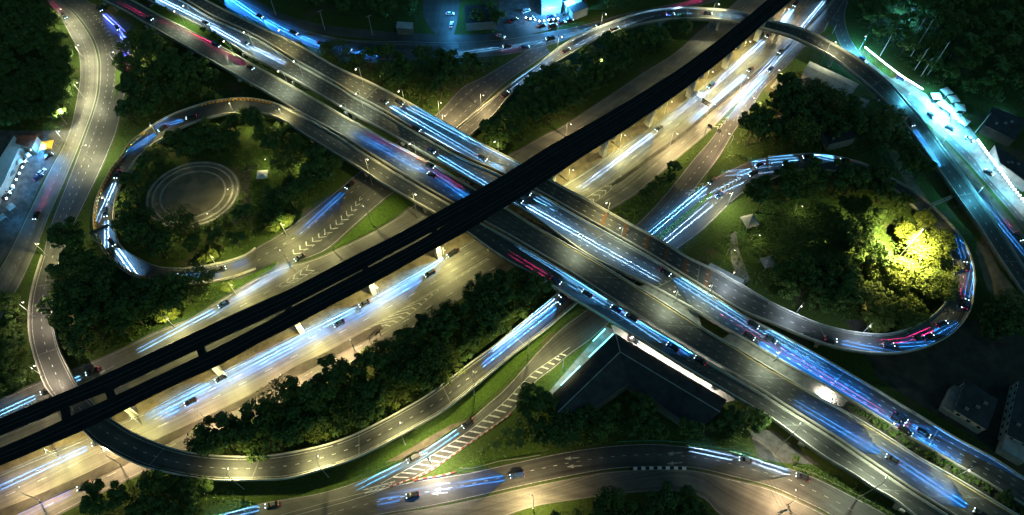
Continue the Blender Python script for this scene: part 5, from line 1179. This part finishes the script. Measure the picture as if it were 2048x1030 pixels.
# ------------------------------------------------------------------ undergrowth (uncountable)
def undergrowth(name, polys, dens, hmax, size, seed, r=.3, mt='leaf', m0=1.0):
    rn = random.Random(seed); mb = MB()
    for poly in polys:
        pl = [P(x, y, 0) for x, y in poly]; x0, x1 = min(p.x for p in pl), max(p.x for p in pl); y0, y1 = min(p.y for p in pl), max(p.y for p in pl)
        n = int((x1 - x0) * (y1 - y0) * dens / 9)
        for _i in range(n):
            c_ = Vector((rn.uniform(x0, x1), rn.uniform(y0, y1), 0))
            if not inpoly(c_, pl) or not clear(c_, r + .6) or (c_ - pc).length < pr * 1.02: continue
            hh = hmax * rn.random() ** 1.6; rr = rn.uniform(.5, 1.4)
            for j in range(9):
                a = rn.uniform(0, 6.283); q_ = rr * math.sqrt(rn.random()); p = c_ + Vector((q_ * math.cos(a), q_ * math.sin(a), .1 + hh * (1 - (q_ / rr) ** 2 * .8) * rn.uniform(.5, 1)))
                nrm = Vector((rn.gauss(0, .5), rn.gauss(0, .5), 1)).normalized(); u = nrm.cross(Vector((rn.gauss(0, 1), rn.gauss(0, 1), .1))).normalized(); v = nrm.cross(u); s_ = size * rn.uniform(.6, 1.3)
                mb.face([p + u * s_ * .5, p + v * s_ * .3, p - u * s_ * .5, p - v * s_ * .3])
    if mb.f: tag(mb.build(name, M[mt]), kind='stuff')
undergrowth('undergrowth', [
 [(960, 300), (1020, 230), (1130, 130), (1230, 75), (1400, 50), (1440, 40), (1350, 100), (1200, 200), (1110, 258), (1000, 315)],
 [(395, 905), (520, 835), (690, 745), (860, 650), (1030, 545), (1125, 575), (1030, 655), (880, 775), (760, 842), (640, 888), (520, 910)],
 [(130, 470), (190, 475), (230, 545), (330, 590), (470, 560), (470, 585), (300, 668), (143, 735), (112, 650)],
 [(660, 120), (900, 130), (1010, 118), (960, 152), (870, 228), (800, 192), (730, 155)],
 [(990, 905), (1090, 800), (1130, 850), (1260, 890), (1490, 870), (1500, 905), (1400, 890), (1250, 880), (1100, 905)],
 [(885, 950), (960, 905), (1030, 850), (1060, 885), (1000, 920)],
 [(-20, 600), (45, 600), (58, 690), (80, 760), (-20, 800)],
 [(200, 980), (420, 970), (520, 968), (430, 1010), (380, 1050), (180, 1050)],
 [(1210, 432), (1290, 385), (1390, 300), (1395, 310), (1300, 415), (1250, 460)]], 3.2, 2.6, .8, 41)
undergrowth('undergrowth', [
 [(250, 70), (330, 75), (500, 190), (380, 205), (290, 245), (245, 300)],
 [(240, 400), (290, 310), (420, 245), (560, 250), (700, 335), (560, 460), (400, 535), (260, 500)],
 [(1440, 330), (1480, 255), (1560, 160), (1760, 260), (1850, 380), (1740, 315), (1600, 300)],
 [(1400, 520), (1480, 440), (1600, 350), (1740, 352), (1870, 470), (1890, 560), (1790, 660), (1600, 620), (1480, 560)],
 [(1700, -10), (1850, -10), (1990, 200), (1860, 170), (1720, 60)],
 [(60, 10), (110, 40), (155, 110), (150, 200), (130, 260), (60, 260)]], 2.4, 2.2, .75, 42)
undergrowth('undergrowth', [[(1470, 470), (1530, 402), (1640, 392), (1720, 430), (1745, 520), (1680, 570), (1580, 560), (1520, 520)]], 11, 2.4, .7, 44, r=-30)
undergrowth('verge_plants', [[(512, 700), (605, 655), (737, 588), (880, 508), (885, 514), (740, 596), (605, 661)], [(1080, 388), (1199, 312), (1299, 246), (1425, 143), (1430, 150), (1300, 254), (1120, 370)], [(90, 900), (240, 838), (391, 762), (391, 768), (240, 845), (90, 908)]], 4.5, .8, .42, 43, r=-30)
print('cars', NCAR[0], 'trees', NT_[0])
